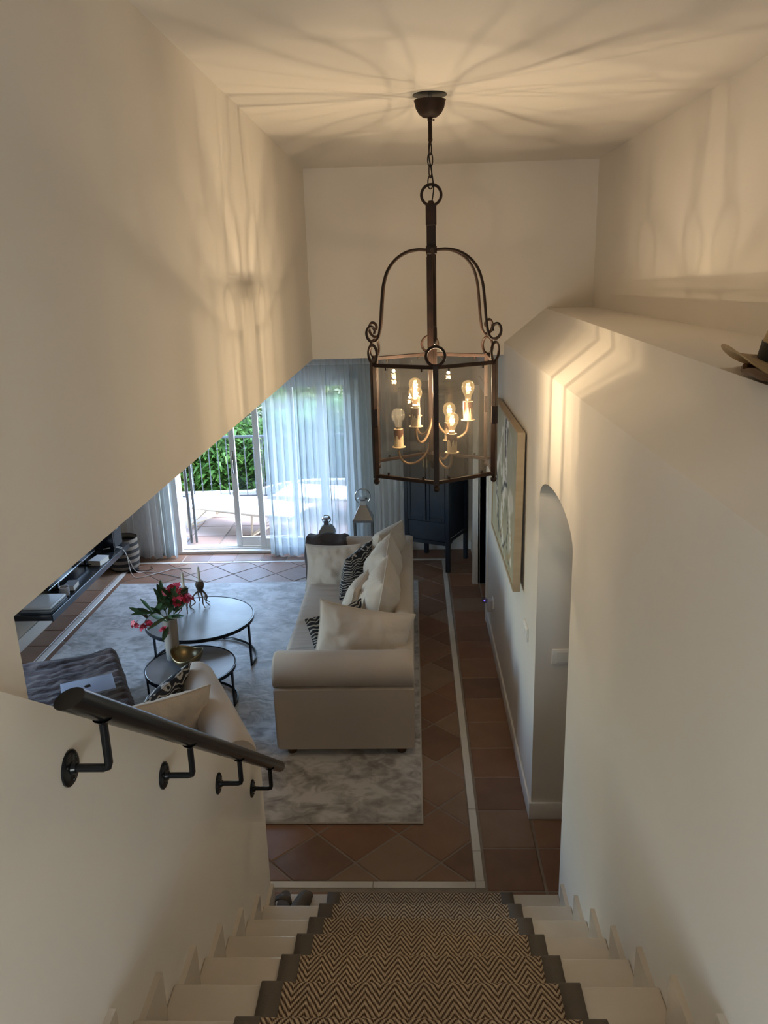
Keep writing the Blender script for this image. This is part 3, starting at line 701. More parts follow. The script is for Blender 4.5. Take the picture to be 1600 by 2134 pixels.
# ------------------------------------------------------------------ armchair by the stairs (turned), its cushions
AN = math.atan2(.459, .889); nx_, dx_ = Vector((.889, .459, 0)), Vector((-.459, .889, 0))
def nd(n_, d_, z=0): return nx_*n_+dx_*d_+Vector((0, 0, z))
ac = thing('armchair', 'cream linen armchair with rolled arms seen over the low stair wall', 'armchair', nd(.5, 4.35, .016), AN)
def loc(n_, d_): return n_-.5, d_-4.35
def chair_arm(n0):
    b = MB(); cx = n0-.5; r = .122
    P = [(cx+.10, .06), (cx+.105, .46)]
    for k in range(15):
        a = math.radians(-45+k*(270/14)); P.append((cx+r*math.cos(a), .535+r*math.sin(a)))
    P += [(cx-.105, .46), (cx-.10, .06)]
    cz = .3
    R = []
    for y, sc, dz in ((.585, .70, -.05), (.578, .84, -.025), (.55, .95, -.006), (.50, 1, 0), (.0, 1, 0), (-.40, .98, 0), (-.47, .96, -.004), (-.50, .9, -.012)):
        R.append([b.bm.verts.new((cx+(p[0]-cx)*sc, y, p[1]+(dz if p[1] > .3 else 0))) for p in P])
    for A_, B_ in zip(R, R[1:]):
        for i in range(len(P)): b.bm.faces.new((A_[i], A_[(i+1) % len(P)], B_[(i+1) % len(P)], B_[i]))
    b.bm.faces.new(R[0]); b.bm.faces.new(R[-1]); return b.build('arm', LINEN, ac, ang=50)
chair_arm(.855); chair_arm(.10)
MB().box((-.32, -.36, .06), (.27, .50, .30), .02).build('base', LINEN, ac)
MB().box((-.46, -.50, .06), (.40, -.30, .62), .05, 4).build('back', LINEN, ac, ang=50)
MB().box((-.29, -.31, .29), (.24, .48, .42), .045, 4).build('seat_cushion', SEATM, ac, ang=50)
for x in (-.38, .34):
    for y in (-.44, .46): MB().lathe([(0, 0), (.026, 0), (.034, .03), (.036, .062), (0, .062)], 14, (x, y, 0)).build('foot', WOODF, ac)
cushion(nd(.585, 4.37, .575), nx_*1+Vector((0, 0, .05)), dx_*(-.25)+Vector((0, 0, 1)), .52, .40, .16, PILLOW, 'cream cushion propped upright in the armchair behind the handrail', 'cushions in the armchair', 11)
cushion(nd(.60, 4.72, .52), nx_*.75+dx_*.62+Vector((0, 0, .12)), dx_*(-.4)+nx_*.3+Vector((0, 0, 1)), .46, .40, .13, ZEBRA, 'dark zebra striped cushion leaning on the arm of the armchair', 'cushions in the armchair', 12)

# ------------------------------------------------------------------ ottoman, fur throw, laptop
ot = thing('ottoman', 'cream upholstered ottoman hidden under the brown fur throw', 'ottoman', nd(.02, 5.5, .016), AN)
MB().box((-.40, -.46, .05), (.38, .44, .36), .04, 3).build('seat', LINEN, ot)
for x in (-.32, .32):
    for y in (-.38, .38): MB().lathe([(0, 0), (.02, 0), (.026, .055), (0, .055)], 12, (x, y, 0)).build('foot', WOODF, ot)
FURB = mat('brown_fur', (.034, .024, .021), .9, var=(.115, .085, .076), spec=.08, vscale=7, bscale=22, bstr=.9, bdist=.02, stretch=(.5, 1, 1), sheen=.1, detail=8)
def fur_fn(u, v):
    # unrolled cloth over a box: x across (n), y along (d)
    X = (u-.5)*1.36; Y = (v-.5)*1.52; hx, hy, hz = .405, .47, .375
    ex, ey = max(0, abs(X)-hx), max(0, abs(Y)-hy)
    z = hz-min(1, (ex+ey)/.05)*.0-(ex+ey)*.98; x = math.copysign(min(abs(X), hx), X)+math.copysign(min(ex, .03), X)*.8; y = math.copysign(min(abs(Y), hy), Y)+math.copysign(min(ey, .03), Y)*.8
    r = math.sin(Y*66+7*noise.noise(Vector((X*3.2, Y*2, 1)))+2.5*noise.noise(Vector((X*9, Y*5, 2))))
    k = .008*r*(.6+.6*noise.noise(Vector((X*4, Y*4, 5)))) + .010*noise.noise(Vector((X*14, Y*14, 0)))
    if z < hz-.02: x += math.copysign(k, X) if ex > ey else 0; y += math.copysign(k, Y) if ey >= ex else 0
    else: z += k+.02*noise.noise(Vector((X*2.5, Y*2.5, 9)))
    z = max(z, .03); return Vector((x, y, z))
b = MB(); b.grid(fur_fn, 90, 130); fu = b.build('fur_throw', FURB, ang=85); fu.location = nd(.02, 5.5, .016); fu.rotation_euler = (0, 0, AN)
md = fu.modifiers.new('thick', 'SOLIDIFY'); md.thickness = .016; md.offset = 1
tag(fu, 'rippled dark brown faux fur throw covering the ottoman beside the armchair', 'throw')
# laptop
ALU = mat('grey_aluminium', (.27, .30, .37), .4, .4)
lc = Vector((-2.245, 4.79, .452)); la_ = math.atan2(4.962-4.825, -2.158+2.432)
lp = thing('laptop', 'closed silver grey laptop lying on the brown fur throw', 'laptop', lc, la_)
MB().box((-.17, -.118, .004), (.17, .118, .0125), .004, 3).build('laptop_base', ALU, lp)
b = MB(); b.box((-.17, -.118, .0135), (.17, .118, .0195), .003, 2); ld = b.build('lid', ALU, lp)
b = MB(); lob = []
for k in range(28):
    t = 2*PI*k/28; r = .0215*(1-.12*math.cos(2*t)*0+.10*abs(math.cos(t))-.14*(max(0, math.cos(t-PI/2))**6)-.10*(max(0, math.cos(t+PI/2))**8)); x, y = r*math.cos(t), r*1.05*math.sin(t)
    if math.hypot(x-.0263, y-.004) < .0118: d = math.hypot(x-.0263, y-.004); x -= (.0118-d)*.9
    lob.append((x, y-.002, .0196))
b.prism(lob, (0, 0, .0003)); b.prism([(.0005, .0215, .0196), (.008, .0265, .0196), (.009, .0335, .0196), (.002, .0285, .0196)], (0, 0, .0003)); b.build('lid_emblem', mat('dark_mirror', (.05, .05, .06), .15, 1), ld)
for sx in (-.14, .14):
    for sy in (-.09, .09): MB().lathe([(0, 0), (.008, 0), (.008, .004), (0, .004)], 10, (sx, sy, 0)).build('rubber_foot', BLACKIRON, lp)

# ------------------------------------------------------------------ coffee tables
TOPM = mat('hammered_metal_top', (.24, .235, .23), .42, .6, var=(.34, .33, .33), vscale=3.5, bscale=5, bstr=.08, bdist=.01)
def coffee_table(c, r, hz, label, legs, name='coffee_table'):
    t = thing(name, label, 'coffee table', (*c, .016))
    MB().lathe([(0, hz-.012), (r-.012, hz-.012), (r-.012, hz-.001), (0, hz-.0005)], 72, (*c, 0)).build('tabletop', TOPM, t)
    MB().lathe([(r-.012, hz-.028), (r, hz-.028), (r, hz+.001), (r-.006, hz+.001), (r-.012, hz-.002), (r-.012, hz-.028)], 72, (*c, 0)).build('rim', BLACKIRON, t)
    b = MB(); a0, a1 = legs[0], legs[-1]
    if a1-a0 > 6: b.tube(circle((*c, .030), r-.012, 72, (1, 0, 0), (0, 1, 0)), .0105, 8, True)
    else: b.tube([(c[0]+(r-.012)*math.cos(a0+(a1-a0)*k/60), c[1]+(r-.012)*math.sin(a0+(a1-a0)*k/60), .030) for k in range(61)], .0105, 8)
    b.build('base_ring', BLACKIRON, t)
    for a in legs:
        x, y = c[0]+(r-.014)*math.cos(a), c[1]+(r-.014)*math.sin(a); M = Matrix.Translation((x, y, 0)) @ Matrix.Rotation(a, 4, 'Z')
        MB().box((-.007, -.012, .018), (.007, .012, hz-.026), .002, 1, M).build('leg', BLACKIRON, t)
    return t
coffee_table((-1.80, 6.03), .445, .42, 'larger round coffee table with pale metal top and black ring base holding the candle holders', [math.radians(a) for a in (-12, 80, 172, 250)])
coffee_table((-1.70, 5.34), .335, .335, 'smaller lower round coffee table with the vase and brass bowl', [math.radians(a) for a in (-8, 95, 195)])

# ------------------------------------------------------------------ things on the coffee tables
def top_at(c, z): return Vector((c[0], c[1], z))
ROOT = mat('dark_bronze', (.10, .075, .06), .45, .6, var=(.16, .12, .09), vscale=25); WAX = mat('candle_wax', (.62, .57, .47), .5)
for k, (x, y, lab, hh) in enumerate(((-1.845, 6.27, 'farther dark root legged candle holder on the larger coffee table', 0), (-1.945, 6.14, 'nearer dark root legged candle holder beside the red flowers', 0))):
    t = thing('candle_holder', lab, 'candle holder', (x, y, .4215), group='root shaped candle holders'); z0 = .4215; hgt = .175
    MB().lathe([(0, z0+hgt-.055), (.012, z0+hgt-.055), (.022, z0+hgt-.035), (.034, z0+hgt-.005), (.037, z0+hgt+.02), (.032, z0+hgt+.042), (.022, z0+hgt+.05), (.014, z0+hgt+.048), (.012, z0+hgt+.03), (0, z0+hgt+.03)], 20, (x, y, 0)).build('cup', ROOT, t)
    rn = random.Random(k+3)
    for q in range(5):
        a = q*1.257+k*.6+rn.uniform(-.25, .25); R_ = rn.uniform(.055, .085); r0 = .013
        P = [(r0, hgt-.035), (R_*.55, hgt-.06), (R_*.8, hgt*.5), (R_*.62, hgt*.22), (R_*.9, .02), (R_*1.15, .004)]
        sw = rn.uniform(-.5, .5)
        MB().tube(curve([(x+r*math.cos(a+sw*i/5), y+r*math.sin(a+sw*i/5), z0+z) for i, (r, z) in enumerate(P)], 5), [.0085-.0055*i/25 for i in range(26)], 7).build('leg', ROOT, t)
    cn = MB().lathe([(0, z0+hgt+.031), (.0115, z0+hgt+.031), (.0105, z0+hgt+.17), (.006, z0+hgt+.176), (0, z0+hgt+.174)], 16, (x, y, 0)).build('candle', WAX)
    recentre(cn, (x, y, z0+hgt+.03)); q = MB(); q.tube([(x, y, z0+hgt+.172), (x+.001, y, z0+hgt+.184)], .001, 6); q.build('wick', BLACKIRON, cn)
    tag(cn, ('ivory candle in the farther root legged holder', 'ivory candle in the holder beside the red flowers')[k], 'candle', 'ivory candles')
VX, VY, VZ = -1.86, 5.45, .3365
va = MB().lathe([(0, VZ), (.048, VZ), (.050, VZ+.004), (.054, VZ+.18), (.057, VZ+.335), (.052, VZ+.335), (.048, VZ+.16), (.044, VZ+.02), (0, VZ+.02)], 28, (VX, VY, 0)).build('vase', mat('grey_stoneware', (.30, .27, .235), .55, bscale=30, bstr=.1))
tag(recentre(va, (VX, VY, VZ)), 'tall plain greyish cylindrical vase on the smaller coffee table', 'vase')
LEAFD = mat('oleander_leaf', (.022, .055, .018), .4, var=(.04, .09, .03), vscale=12); RED = mat('oleander_red', (.36, .008, .03), .5, var=(.55, .03, .07), vscale=30); STEM = mat('green_stem', (.05, .08, .03), .6)
def leaf_blade(b, p, d, L, wd, up=Vector((0, 0, 1)), droop=.15):
    p, d = Vector(p), Vector(d).normalized(); s = d.cross(up); s = s.normalized() if s.length > .01 else Vector((1, 0, 0)); nrm = s.cross(d)
    V = []
    for t, w_ in ((0, .08), (.3, .85), (.6, 1), (.85, .55), (1, .02)):
        c = p+d*L*t-Vector((0, 0, droop*L*t*t)); V.append([b.bm.verts.new(c-s*wd*w_/2), b.bm.verts.new(c-nrm*wd*.12), b.bm.verts.new(c+s*wd*w_/2)])
    for A, B in zip(V, V[1:]):
        for i in range(2): b.bm.faces.new((A[i], A[i+1], B[i+1], B[i]))
def flower(b, c, r, rn):
    c = Vector(c)
    ax = Vector((rn.uniform(-.6, .6), rn.uniform(-1, .2), rn.uniform(.1, 1))).normalized(); u = ax.orthogonal().normalized(); w = ax.cross(u)
    for k in range(5):
        a = k*1.257; d = u*math.cos(a)+w*math.sin(a); tn = ax.cross(d)
        P = [c, c+d*r*.5+tn*r*.32+ax*r*.25, c+d*r*.95+tn*r*.38+ax*r*.20, c+d*r*1.08+ax*r*.12, c+d*r*.95-tn*r*.38+ax*r*.2, c+d*r*.5-tn*r*.32+ax*r*.25]
        b.poly(P)
sprigs = [((.035, .03, .20), 'upright oleander sprig with the big red flower clusters above the vase', 3, 12), ((.12, -.01, .13), 'oleander sprig with a red flower cluster leaning right towards the candle holders', 2, 7),
          ((-.17, -.06, -.01), 'drooping oleander sprig with small red flowers on the left of the vase', 3, 10), ((-.05, .05, .17), 'leafy oleander sprig with tall narrow leaves and no flowers', 0, 9), ((.02, -.10, -.07), 'short oleander sprig with one pinkish red flower hanging in front of the vase', 1, 6)]
for k, (tip, lab, nf, nl) in enumerate(sprigs):
    rn = random.Random(20+k); p0 = Vector((VX+.012*(k-2), VY+.01*(k % 3-1), VZ+.04)); t = thing('oleander_sprig', lab, 'flower', p0, group='cut oleander in the vase')
    T = Vector((VX+tip[0], VY+tip[1], VZ+.335+tip[2])); dv = Vector((tip[0], tip[1], 0)); dv = dv.normalized() if dv.length > .01 else Vector((0, 0, 0))
    rim = Vector((VX, VY, VZ+.345))+dv*.040
    top = rim.lerp(T, .5)+Vector((0, 0, .06 if tip[2] < .05 else .02)); P = curve([p0, p0.lerp(rim, .6), rim+Vector((0, 0, .01)), top, T], 7); MB().tube(P, [.0032-.0016*i/len(P) for i in range(len(P))], 6).build('stem', STEM, t)
    for q in range(nl):
        f = .56+.40*q/nl; p = P[int(f*(len(P)-1))]; a = q*2.4+k*1.3; up_ = rn.uniform(.1, 1.2) if k != 3 else rn.uniform(1.2, 2.6); d = Vector((math.cos(a), math.sin(a)*.7, up_))+(T-rim).normalized()*.5
        b = MB(); leaf_blade(b, p, d, rn.uniform(.12, .19), rn.uniform(.026, .038), up=Vector((.2, -1, .4))); b.build('leaf', LEAFD, t)
    for q in range(nf):
        c = T+(Vector((-.045*q+.03, -.01*q, -.022*(q % 2))) if k == 2 else Vector(((-.035, .03, .045)[q], rn.uniform(-.02, .02), (.012, .03, -.035)[q])))
        b = MB(); rr_ = .020 if k in (2, 4) else .027
        for _k in range(5 if k in (2, 4) else 9): flower(b, c+Vector((rn.uniform(-1, 1), rn.uniform(-.8, .8), rn.uniform(-.9, .9)))*rr_, rn.uniform(.018, .027), rn)
        b.build('blossom', RED, t)
BX, BY = -1.715, 5.335
def bowl_pt(u, v, out):
    a = 2*PI*u; hgt = .112+.022*math.cos(2*a+.5)+.008*math.cos(a); R_ = .128+.012*math.cos(2*a+1.9)
    s = math.sin(v*PI/2)**.75; r = R_*s*(1 if out else .975); z = hgt*(1-math.cos(v*PI/2))**.9
    return Vector((BX+r*math.cos(a), BY+r*math.sin(a)*1.0, .337+z*(1 if True else 1)+(0 if out else .006*(1-v))))
b = MB(); b.grid(lambda u, v: bowl_pt(u, .03+v*.97, True), 56, 16, cu=True)
bo = b.build('bowl', BRASS, ang=180); md = bo.modifiers.new('t', 'SOLIDIFY'); md.thickness = .004; md.offset = -1; tag(recentre(bo, (BX, BY, .337)), 'wavy rimmed dull brass bowl on the smaller coffee table', 'bowl')

# ------------------------------------------------------------------ curtains and rod
rd = thing('curtain_rod', 'thin dark curtain rod with gliders above the terrace door', 'curtain rod', (-1.7, 8.70, 2.27))
MB().tube([(-3.42, 8.70, 2.275), (-.12, 8.70, 2.275)], .012, 10).build('rod', BLACKIRON, rd)
for x in (-3.42, -.12): MB().ball((x, 8.70, 2.275), .02, 10).build('finial', BLACKIRON, rd)
for x in (-3.3, -2.74, -1.62, -.3): MB().box((x-.008, 8.70, 2.262), (x+.008, YB, 2.288)).build('wall_bracket', BLACKIRON, rd)
gm = MB().box((-.006, -.006, -.028), (.006, .006, .014), .002, 1).mesh('glider'); gm.materials.append(BLACKIRON)
for k in range(33):
    x = -3.36+k*.099
    if -2.80 < x < -1.68: continue
    o = bpy.data.objects.new('glider', gm); C.objects.link(o); o.parent = rd; o.location = (x+1.7, 0, -.012)
def curtain(name, x0, x1, y, folds, amp, m, label, top=2.245, bot=.012, seed=0, flare=.0):
    rn = random.Random(seed); ph = [rn.uniform(0, 6.28) for _ in range(6)]
    def fn(u, v):
        z = top+(bot-top)*v; a = 2*PI*folds*(u+.010*math.sin(u*17+ph[0])+.006*math.sin(u*41+ph[1]))
        A = amp*(.35+.65*min(1, v*3))*(1+.35*math.sin(u*23+ph[2]))
        x = x0+(x1-x0)*u+flare*(u-.5)*v+.010*math.sin(a*.5+ph[3])*v+.25*A*math.sin(2*a); yy = y+A*math.sin(a)+.012*math.sin(u*9+v*2.5+ph[4])*v
        yy += (.006*math.sin(2*PI*folds*2.7*u+ph[5]))*max(0, 1-v*4)
        if v > .985: z += .012*math.sin(a*.5+1)
        return Vector((x, yy, z))
    b = MB(); b.grid(fn, int(folds*12)+1, 26); o = b.build(name, m, ang=180)
    q = MB(); q.grid(lambda u, v: fn(u, v*.035)+Vector((0, -.004, .012)), int(folds*12)+1, 3); q.build('heading_tape', SHEERP, o, ang=180)
    q = MB(); q.grid(lambda u, v: fn(u, .955+v*.045)+Vector((0, -.003, 0)), int(folds*12)+1, 3); q.build('hem', m, o, ang=180)
    loc_ = Vector(((x0+x1)/2, y, bot)); OFF[o.name] = Vector()
    for me in [o.data]+[c.data for c in o.children]:
        for vv in me.vertices: vv.co -= loc_
    o.location = loc_; tag(o, label, 'curtain'); return o
curtain('sheer_curtain', -1.66, -.46, 8.68, 15, .036, SHEER, 'long white sheer curtain hanging over the closed part of the terrace door', seed=2, flare=.03)
curtain('sheer_curtain', -.47, -.13, 8.70, 5, .032, SHEERP, 'grey looking curtain end against the wall between the sheer and the dark cabinet', seed=5)
curtain('sheer_curtain', -3.34, -2.93, 8.66, 6, .040, SHEERP, 'gathered grey looking curtain in the far left corner by the console', seed=8)
curtain('sheer_curtain', -2.94, -2.775, 8.68, 3, .030, SHEER, 'narrow translucent curtain edge at the left door jamb', seed=9)

# ------------------------------------------------------------------ floor lanterns behind the sofa
def pyramid(b, c, w0, w1, z0, z1, n=1):
    x, y = c; A = [(x-w0, y-w0, z0), (x+w0, y-w0, z0), (x+w0, y+w0, z0), (x-w0, y+w0, z0)]; B = [(x-w1, y-w1, z1), (x+w1, y-w1, z1), (x+w1, y+w1, z1), (x-w1, y+w1, z1)]
    a = [b.bm.verts.new(p) for p in A]; c_ = [b.bm.verts.new(p) for p in B]; b.bm.faces.new(a); b.bm.faces.new(c_)
    for i in range(4): b.bm.faces.new((a[i], a[(i+1) % 4], c_[(i+1) % 4], c_[i]))
def lantern(c, w, z_eave, z_neck, z_top, ringr, label, domed=False):
    t = thing('floor_lantern', label, 'lantern', (*c, 0), group='steel lanterns behind the sofa'); x, y = c
    b = MB()
    for sx in (-1, 1):
        for sy in (-1, 1): b.box((x+sx*w-.009, y+sy*w-.009, .02), (x+sx*w+.009, y+sy*w+.009, z_eave), .002, 1)
    for z in (.02, z_eave-.022):
        for s in (-1, 1): b.box((x-w, y+s*w-.008, z), (x+w, y+s*w+.008, z+.022)); b.box((x+s*w-.008, y-w, z), (x+s*w+.008, y+w, z+.022))
    b.build('frame', STEEL, t)
    b = MB(); b.box((x-w-.012, y-w-.012, 0), (x+w+.012, y+w+.012, .02), .003, 1); b.build('base_plate', STEEL, t)
    for k in range(4):
        M = Matrix.Translation((x, y, 0)) @ Matrix.Rotation(k*PI/2, 4, 'Z'); MB().box((-w+.008, -w-.001, .042), (w-.008, -w+.002, z_eave-.022), M=M).build('pane', PANE, t, smooth=False)
    b = MB()
    if domed:
        n = 8
        for i in range(n):
            f0, f1 = i/n, (i+1)/n; g = lambda f: (w+.012)*(1-f**2.0*.62)
            pyramid(b, c, g(f0), g(f1), z_eave+(z_neck-z_eave)*f0, z_eave+(z_neck-z_eave)*f1)
    else: pyramid(b, c, w+.012, w*.36, z_eave, z_neck)
    b.box((x-w-.014, y-w-.014, z_eave-.006), (x+w+.014, y+w+.014, z_eave+.004)); b.build('roof', STEEL, t, ang=20)
    b = MB(); pyramid(b, c, w*.36, w*.30, z_neck, z_neck+.045); b.lathe([(0, z_neck+.045), (w*.5, z_neck+.055), (w*.62, z_neck+.066), (w*.5, z_neck+.078), (0, z_neck+.085)], 20, (x, y, 0)); b.build('cap', CHROME, t)
    zc = z_top-ringr
    MB().tube([(x+ringr*math.cos(a), y, zc+ringr*math.sin(a)) for a in [math.radians(-55+290*i/30) for i in range(31)]], .0055, 8).build('handle', STEEL, t)
    cn = MB().lathe([(0, .021), (.035, .021), (.035, .16), (0, .16)], 18, (x, y, 0)).build('candle', WAX); recentre(cn, (x, y, .021)); tag(cn, 'thick ivory candle inside the '+('smaller' if domed else 'taller')+' steel lantern', 'candle')
lantern((-.55, 8.0), .092, .652, .80, .968, .080, 'taller polished steel lantern with pyramid roof and ring handle behind the sofa')
lantern((-.905, 7.7), .070, .585, .685, .780, .042, 'smaller polished steel lantern with domed roof and ring handle behind the sofa', True)

# ------------------------------------------------------------------ dark cabinet in the corner
FR, BR, BL = Vector((.349, 8.047, 0)), Vector((.585, 8.525, 0)), Vector((.09, 8.75, 0))
ux = (FR-BR); ux.normalize(); wf = Vector((-ux.y, ux.x, 0)) ; wf = -wf if wf.x > 0 else wf
ca = math.atan2(-wf.y, -wf.x); CD, CW, CH = .53, .53, 1.93
cen = FR-ux*CD/2+wf*CW/2
cb = thing('cabinet', 'tall dark navy lacquered cabinet on legs standing diagonally in the right corner', 'cabinet', (cen.x, cen.y, 0), ca)
hw, hd = CW/2, CD/2
for sx in (-1, 1):
    for sy in (-1, 1): MB().box((sx*hw-(.045 if sx > 0 else 0), sy*hd-(.045 if sy > 0 else 0), 0), (sx*hw+(0 if sx > 0 else .045), sy*hd+(0 if sy > 0 else .045), CH), .004, 1).build('leg', NAVY, cb)
b = MB(); b.box((-hw+.03, -hd+.02, .36), (hw-.03, hd-.01, CH-.02)); b.build('body', NAVY, cb)
MB().box((-hw-.03, -hd-.03, CH), (hw+.03, hd+.03, CH+.04), .008).build('top_board', NAVY, cb)
for s in (-1, 1):
    x0, x1 = (-hw+.047, -.006) if s < 0 else (.006, hw-.047)
    q = MB(); q.box((x0, -hd+.004, .56), (x1, -hd+.022, CH-.06), .003, 1); d_ = q.build('door', NAVY, cb)
    q = MB()
    for a, c_ in (((x0, .56), (x0+.035, CH-.06)), ((x1-.035, .56), (x1, CH-.06)), ((x0+.035, .56), (x1-.035, .60)), ((x0+.035, CH-.10), (x1-.035, CH-.06))): q.box((a[0], -hd-.004, a[1]), (c_[0], -hd+.006, c_[1]), .003, 1)
    q.build('door_frame', NAVY, d_)
    q = MB(); q.box((-.018*(1 if s < 0 else -1)-.006, -hd-.010, 1.15), (-.018*(1 if s < 0 else -1)+.006, -hd-.003, 1.27), .002, 1); q.build('door_pull', BRASS, d_)
MB().box((-hw+.047, -hd+.002, .345), (hw-.047, -hd+.020, .55), .003, 1).build('front_panel', NAVY, cb)
MB().box((-hw+.04, -hd+.006, .30), (hw-.04, -hd+.026, .34), .003, 1).build('apron', NAVY, cb)
for s in (-1, 1): MB().prism([(s*(hw-.004), -hd+.04, .30), (s*(hw-.004), -hd+.04, .36), (s*(hw-.004), hd-.04, .36), (s*(hw-.004), hd-.04, .30), (s*(hw-.004), hd-.12, .335), (s*(hw-.004), -hd+.12, .335)], (-s*.02, 0, 0)).build('side_apron', NAVY, cb)

# ------------------------------------------------------------------ painting on the right wall
def canvas():
    y0, y1, z0, z1 = 4.53, 5.85, 1.25, 2.19
    nx, nz = 130, 96; rn = random.Random(5)
    strokes = []
    def add(P, w, c): strokes.append((curve(P, 8), w, c))
    BLK, WHT, GRN, OCH = (.02, .022, .025), (.78, .77, .72), (.27, .27, .17), (.40, .30, .15)
    add([(.40, .96, 0), (.44, .80, 0), (.41, .62, 0), (.47, .45, 0)], .045, WHT); add([(.46, .99, 0), (.47, .86, 0), (.44, .74, 0)], .022, BLK); add([(.38, .93, 0), (.40, .82, 0)], .018, BLK)
    add([(.52, .60, 0), (.49, .44, 0), (.55, .28, 0), (.50, .08, 0)], .05, WHT); add([(.36, .55, 0), (.47, .52, 0), (.58, .42, 0)], .02, BLK)
    add([(.86, .52, 0), (.78, .40, 0), (.72, .22, 0), (.66, .10, 0)], .022, BLK); add([(.80, .46, 0), (.84, .34, 0), (.70, .30, 0), (.76, .16, 0)], .014, BLK); add([(.9, .55, 0), (.78, .56, 0), (.70, .70, 0)], .03, WHT)
    add([(.56, .40, 0), (.50, .24, 0), (.58, .10, 0)], .02, OCH); add([(.34, .40, 0), (.28, .28, 0), (.32, .16, 0), (.22, .06, 0)], .014, BLK); add([(.62, .14, 0), (.48, .06, 0), (.40, .12, 0)], .015, BLK)
    add([(.28, .48, 0), (.20, .30, 0), (.14, .10, 0)], .03, WHT); add([(.60, .88, 0), (.66, .70, 0), (.62, .55, 0)], .025, WHT); add([(.45, .68, 0), (.40, .58, 0)], .012, BLK); add([(.12, .3, 0), (.16, .14, 0), (.3, .06, 0)], .02, OCH)
    b = MB(); b.grid(lambda u, v: Vector((.590, y0+(y1-y0)*u, z0+(z1-z0)*v)), nx, nz); me = b.mesh('canvas', Vector((.62, 5.19, 1.72)))
    ca_ = me.color_attributes.new('paint', 'FLOAT_COLOR', 'POINT')
    for i, v in enumerate(me.vertices):
        u, w_ = (v.co.y+5.19-y0)/(y1-y0), (v.co.z+1.72-z0)/(z1-z0)
        n1 = noise.noise(Vector((u*3, w_*3, 1)))+.5*noise.noise(Vector((u*9, w_*6, 4))); c = Vector((.42, .40, .29)).lerp(Vector(GRN), max(0, min(1, .35+n1)))
        n2 = noise.noise(Vector((u*7, w_*5, 7))); 
        if n2 > .25: c = c.lerp(Vector((.60, .59, .53)), min(1, (n2-.25)*4))
        for P, wd, col in strokes:
            d = min(math.hypot(u-p.x, w_-p.y) for p in P[::2]); wd2 = wd*2.1*(1+.5*noise.noise(Vector((u*25, w_*25, 3))))
            if d < wd2*.6: c = c.lerp(Vector(col), min(1, (wd2*.6-d)/(wd2*.25)))
        ca_.data[i].color = (*c, 1)
    m, nt, bs, out = base('painted_canvas'); a = N(nt, 'VertexColor', layer_name='paint'); nt.links.new(a.outputs[0], bs.inputs['Base Color']); bs.inputs['Roughness'].default_value = .6
    nb = N(nt, 'TexNoise', Scale=60.0); nt.links.new(coords(nt), nb.inputs['Vector']); bump(nt, bs, nb.outputs[0], .2, .003)
    me.materials.append(m); return me
pa = thing('painting', 'large abstract black and white painting in a pale wood frame on the right wall', 'painting', (.62, 5.19, 1.72))
o = bpy.data.objects.new('canvas', canvas()); C.objects.link(o); o.parent = pa
FRM = mat('pale_wood', (.40, .32, .22), .55, var=(.34, .27, .18), vscale=4, stretch=(1, 1, 6))
b = MB(); X0, X1 = .582, .628
b.box((X0, 4.512, 1.232), (X1, 4.53, 2.208), .003, 1); b.box((X0, 5.85, 1.232), (X1, 5.868, 2.208), .003, 1); b.box((X0, 4.53, 1.232), (X1, 5.85, 1.25), .003, 1); b.box((X0, 4.53, 2.19), (X1, 5.85, 2.208), .003, 1); b.box((.60, 4.52, 1.24), (.615, 5.86, 2.2))
b.build('frame', FRM, pa); pa.rotation_euler = (0, .012, 0)
# switches and the plug-in light
def plate(name, lab, cat, y, z, hgt, wid, x=XW):
    t = thing(name, lab, cat, (x, y, z)); MB().box((x-.009, y-wid/2, z-hgt/2), (x, y+wid/2, z+hgt/2), .003).build('cover_plate', WHITE, t); return t
t = plate('light_switch', 'white double light switch on the right wall below the painting', 'switch', 4.36, 1.05, .085, .15)
for s in (-1, 1): MB().box((XW-.013, 4.36+s*.035-.030, 1.02), (XW-.008, 4.36+s*.035+.030, 1.08), .002, 1).build('rocker', WHITE, t)
t = thing('light_switch', 'cream light switch plate on the jamb inside the arch', 'switch', (.79, ARC1, 1.05)); MB().box((.735, ARC1-.010, 1.005), (.85, ARC1, 1.095), .003).build('cover_plate', WHITE, t)
MB().box((.757, ARC1-.014, 1.018), (.83, ARC1-.009, 1.082), .002, 1).build('rocker', WHITE, t)
t = plate('wall_socket', 'white wall socket at the end of the right wall by the doorway', 'socket', 6.30, .40, .085, .085)
pl = thing('plug_in_light', 'small grey plug-in device with a violet glow in the wall socket', 'plug', (XW-.009, 6.30, .40)); GREYP = mat('grey_plastic', (.45, .45, .48), .4)
b = MB(); b.box((XW-.052, 6.265, .33), (XW-.009, 6.335, .43), .006); b.build('housing', GREYP, pl)
b = MB(); b.ball((XW-.075, 6.30, .425), .028, 12); b.box((XW-.075, 6.28, .405), (XW-.04, 6.32, .43), .004); hd_ = b.build('diffuser', glass('clear_plastic', (.8, .8, .9)), pl); MB().ball((XW-.075, 6.30, .42), .008, 8).build('violet_led', emit('violet_led', (.25, .15, 1), 1.2), hd_)

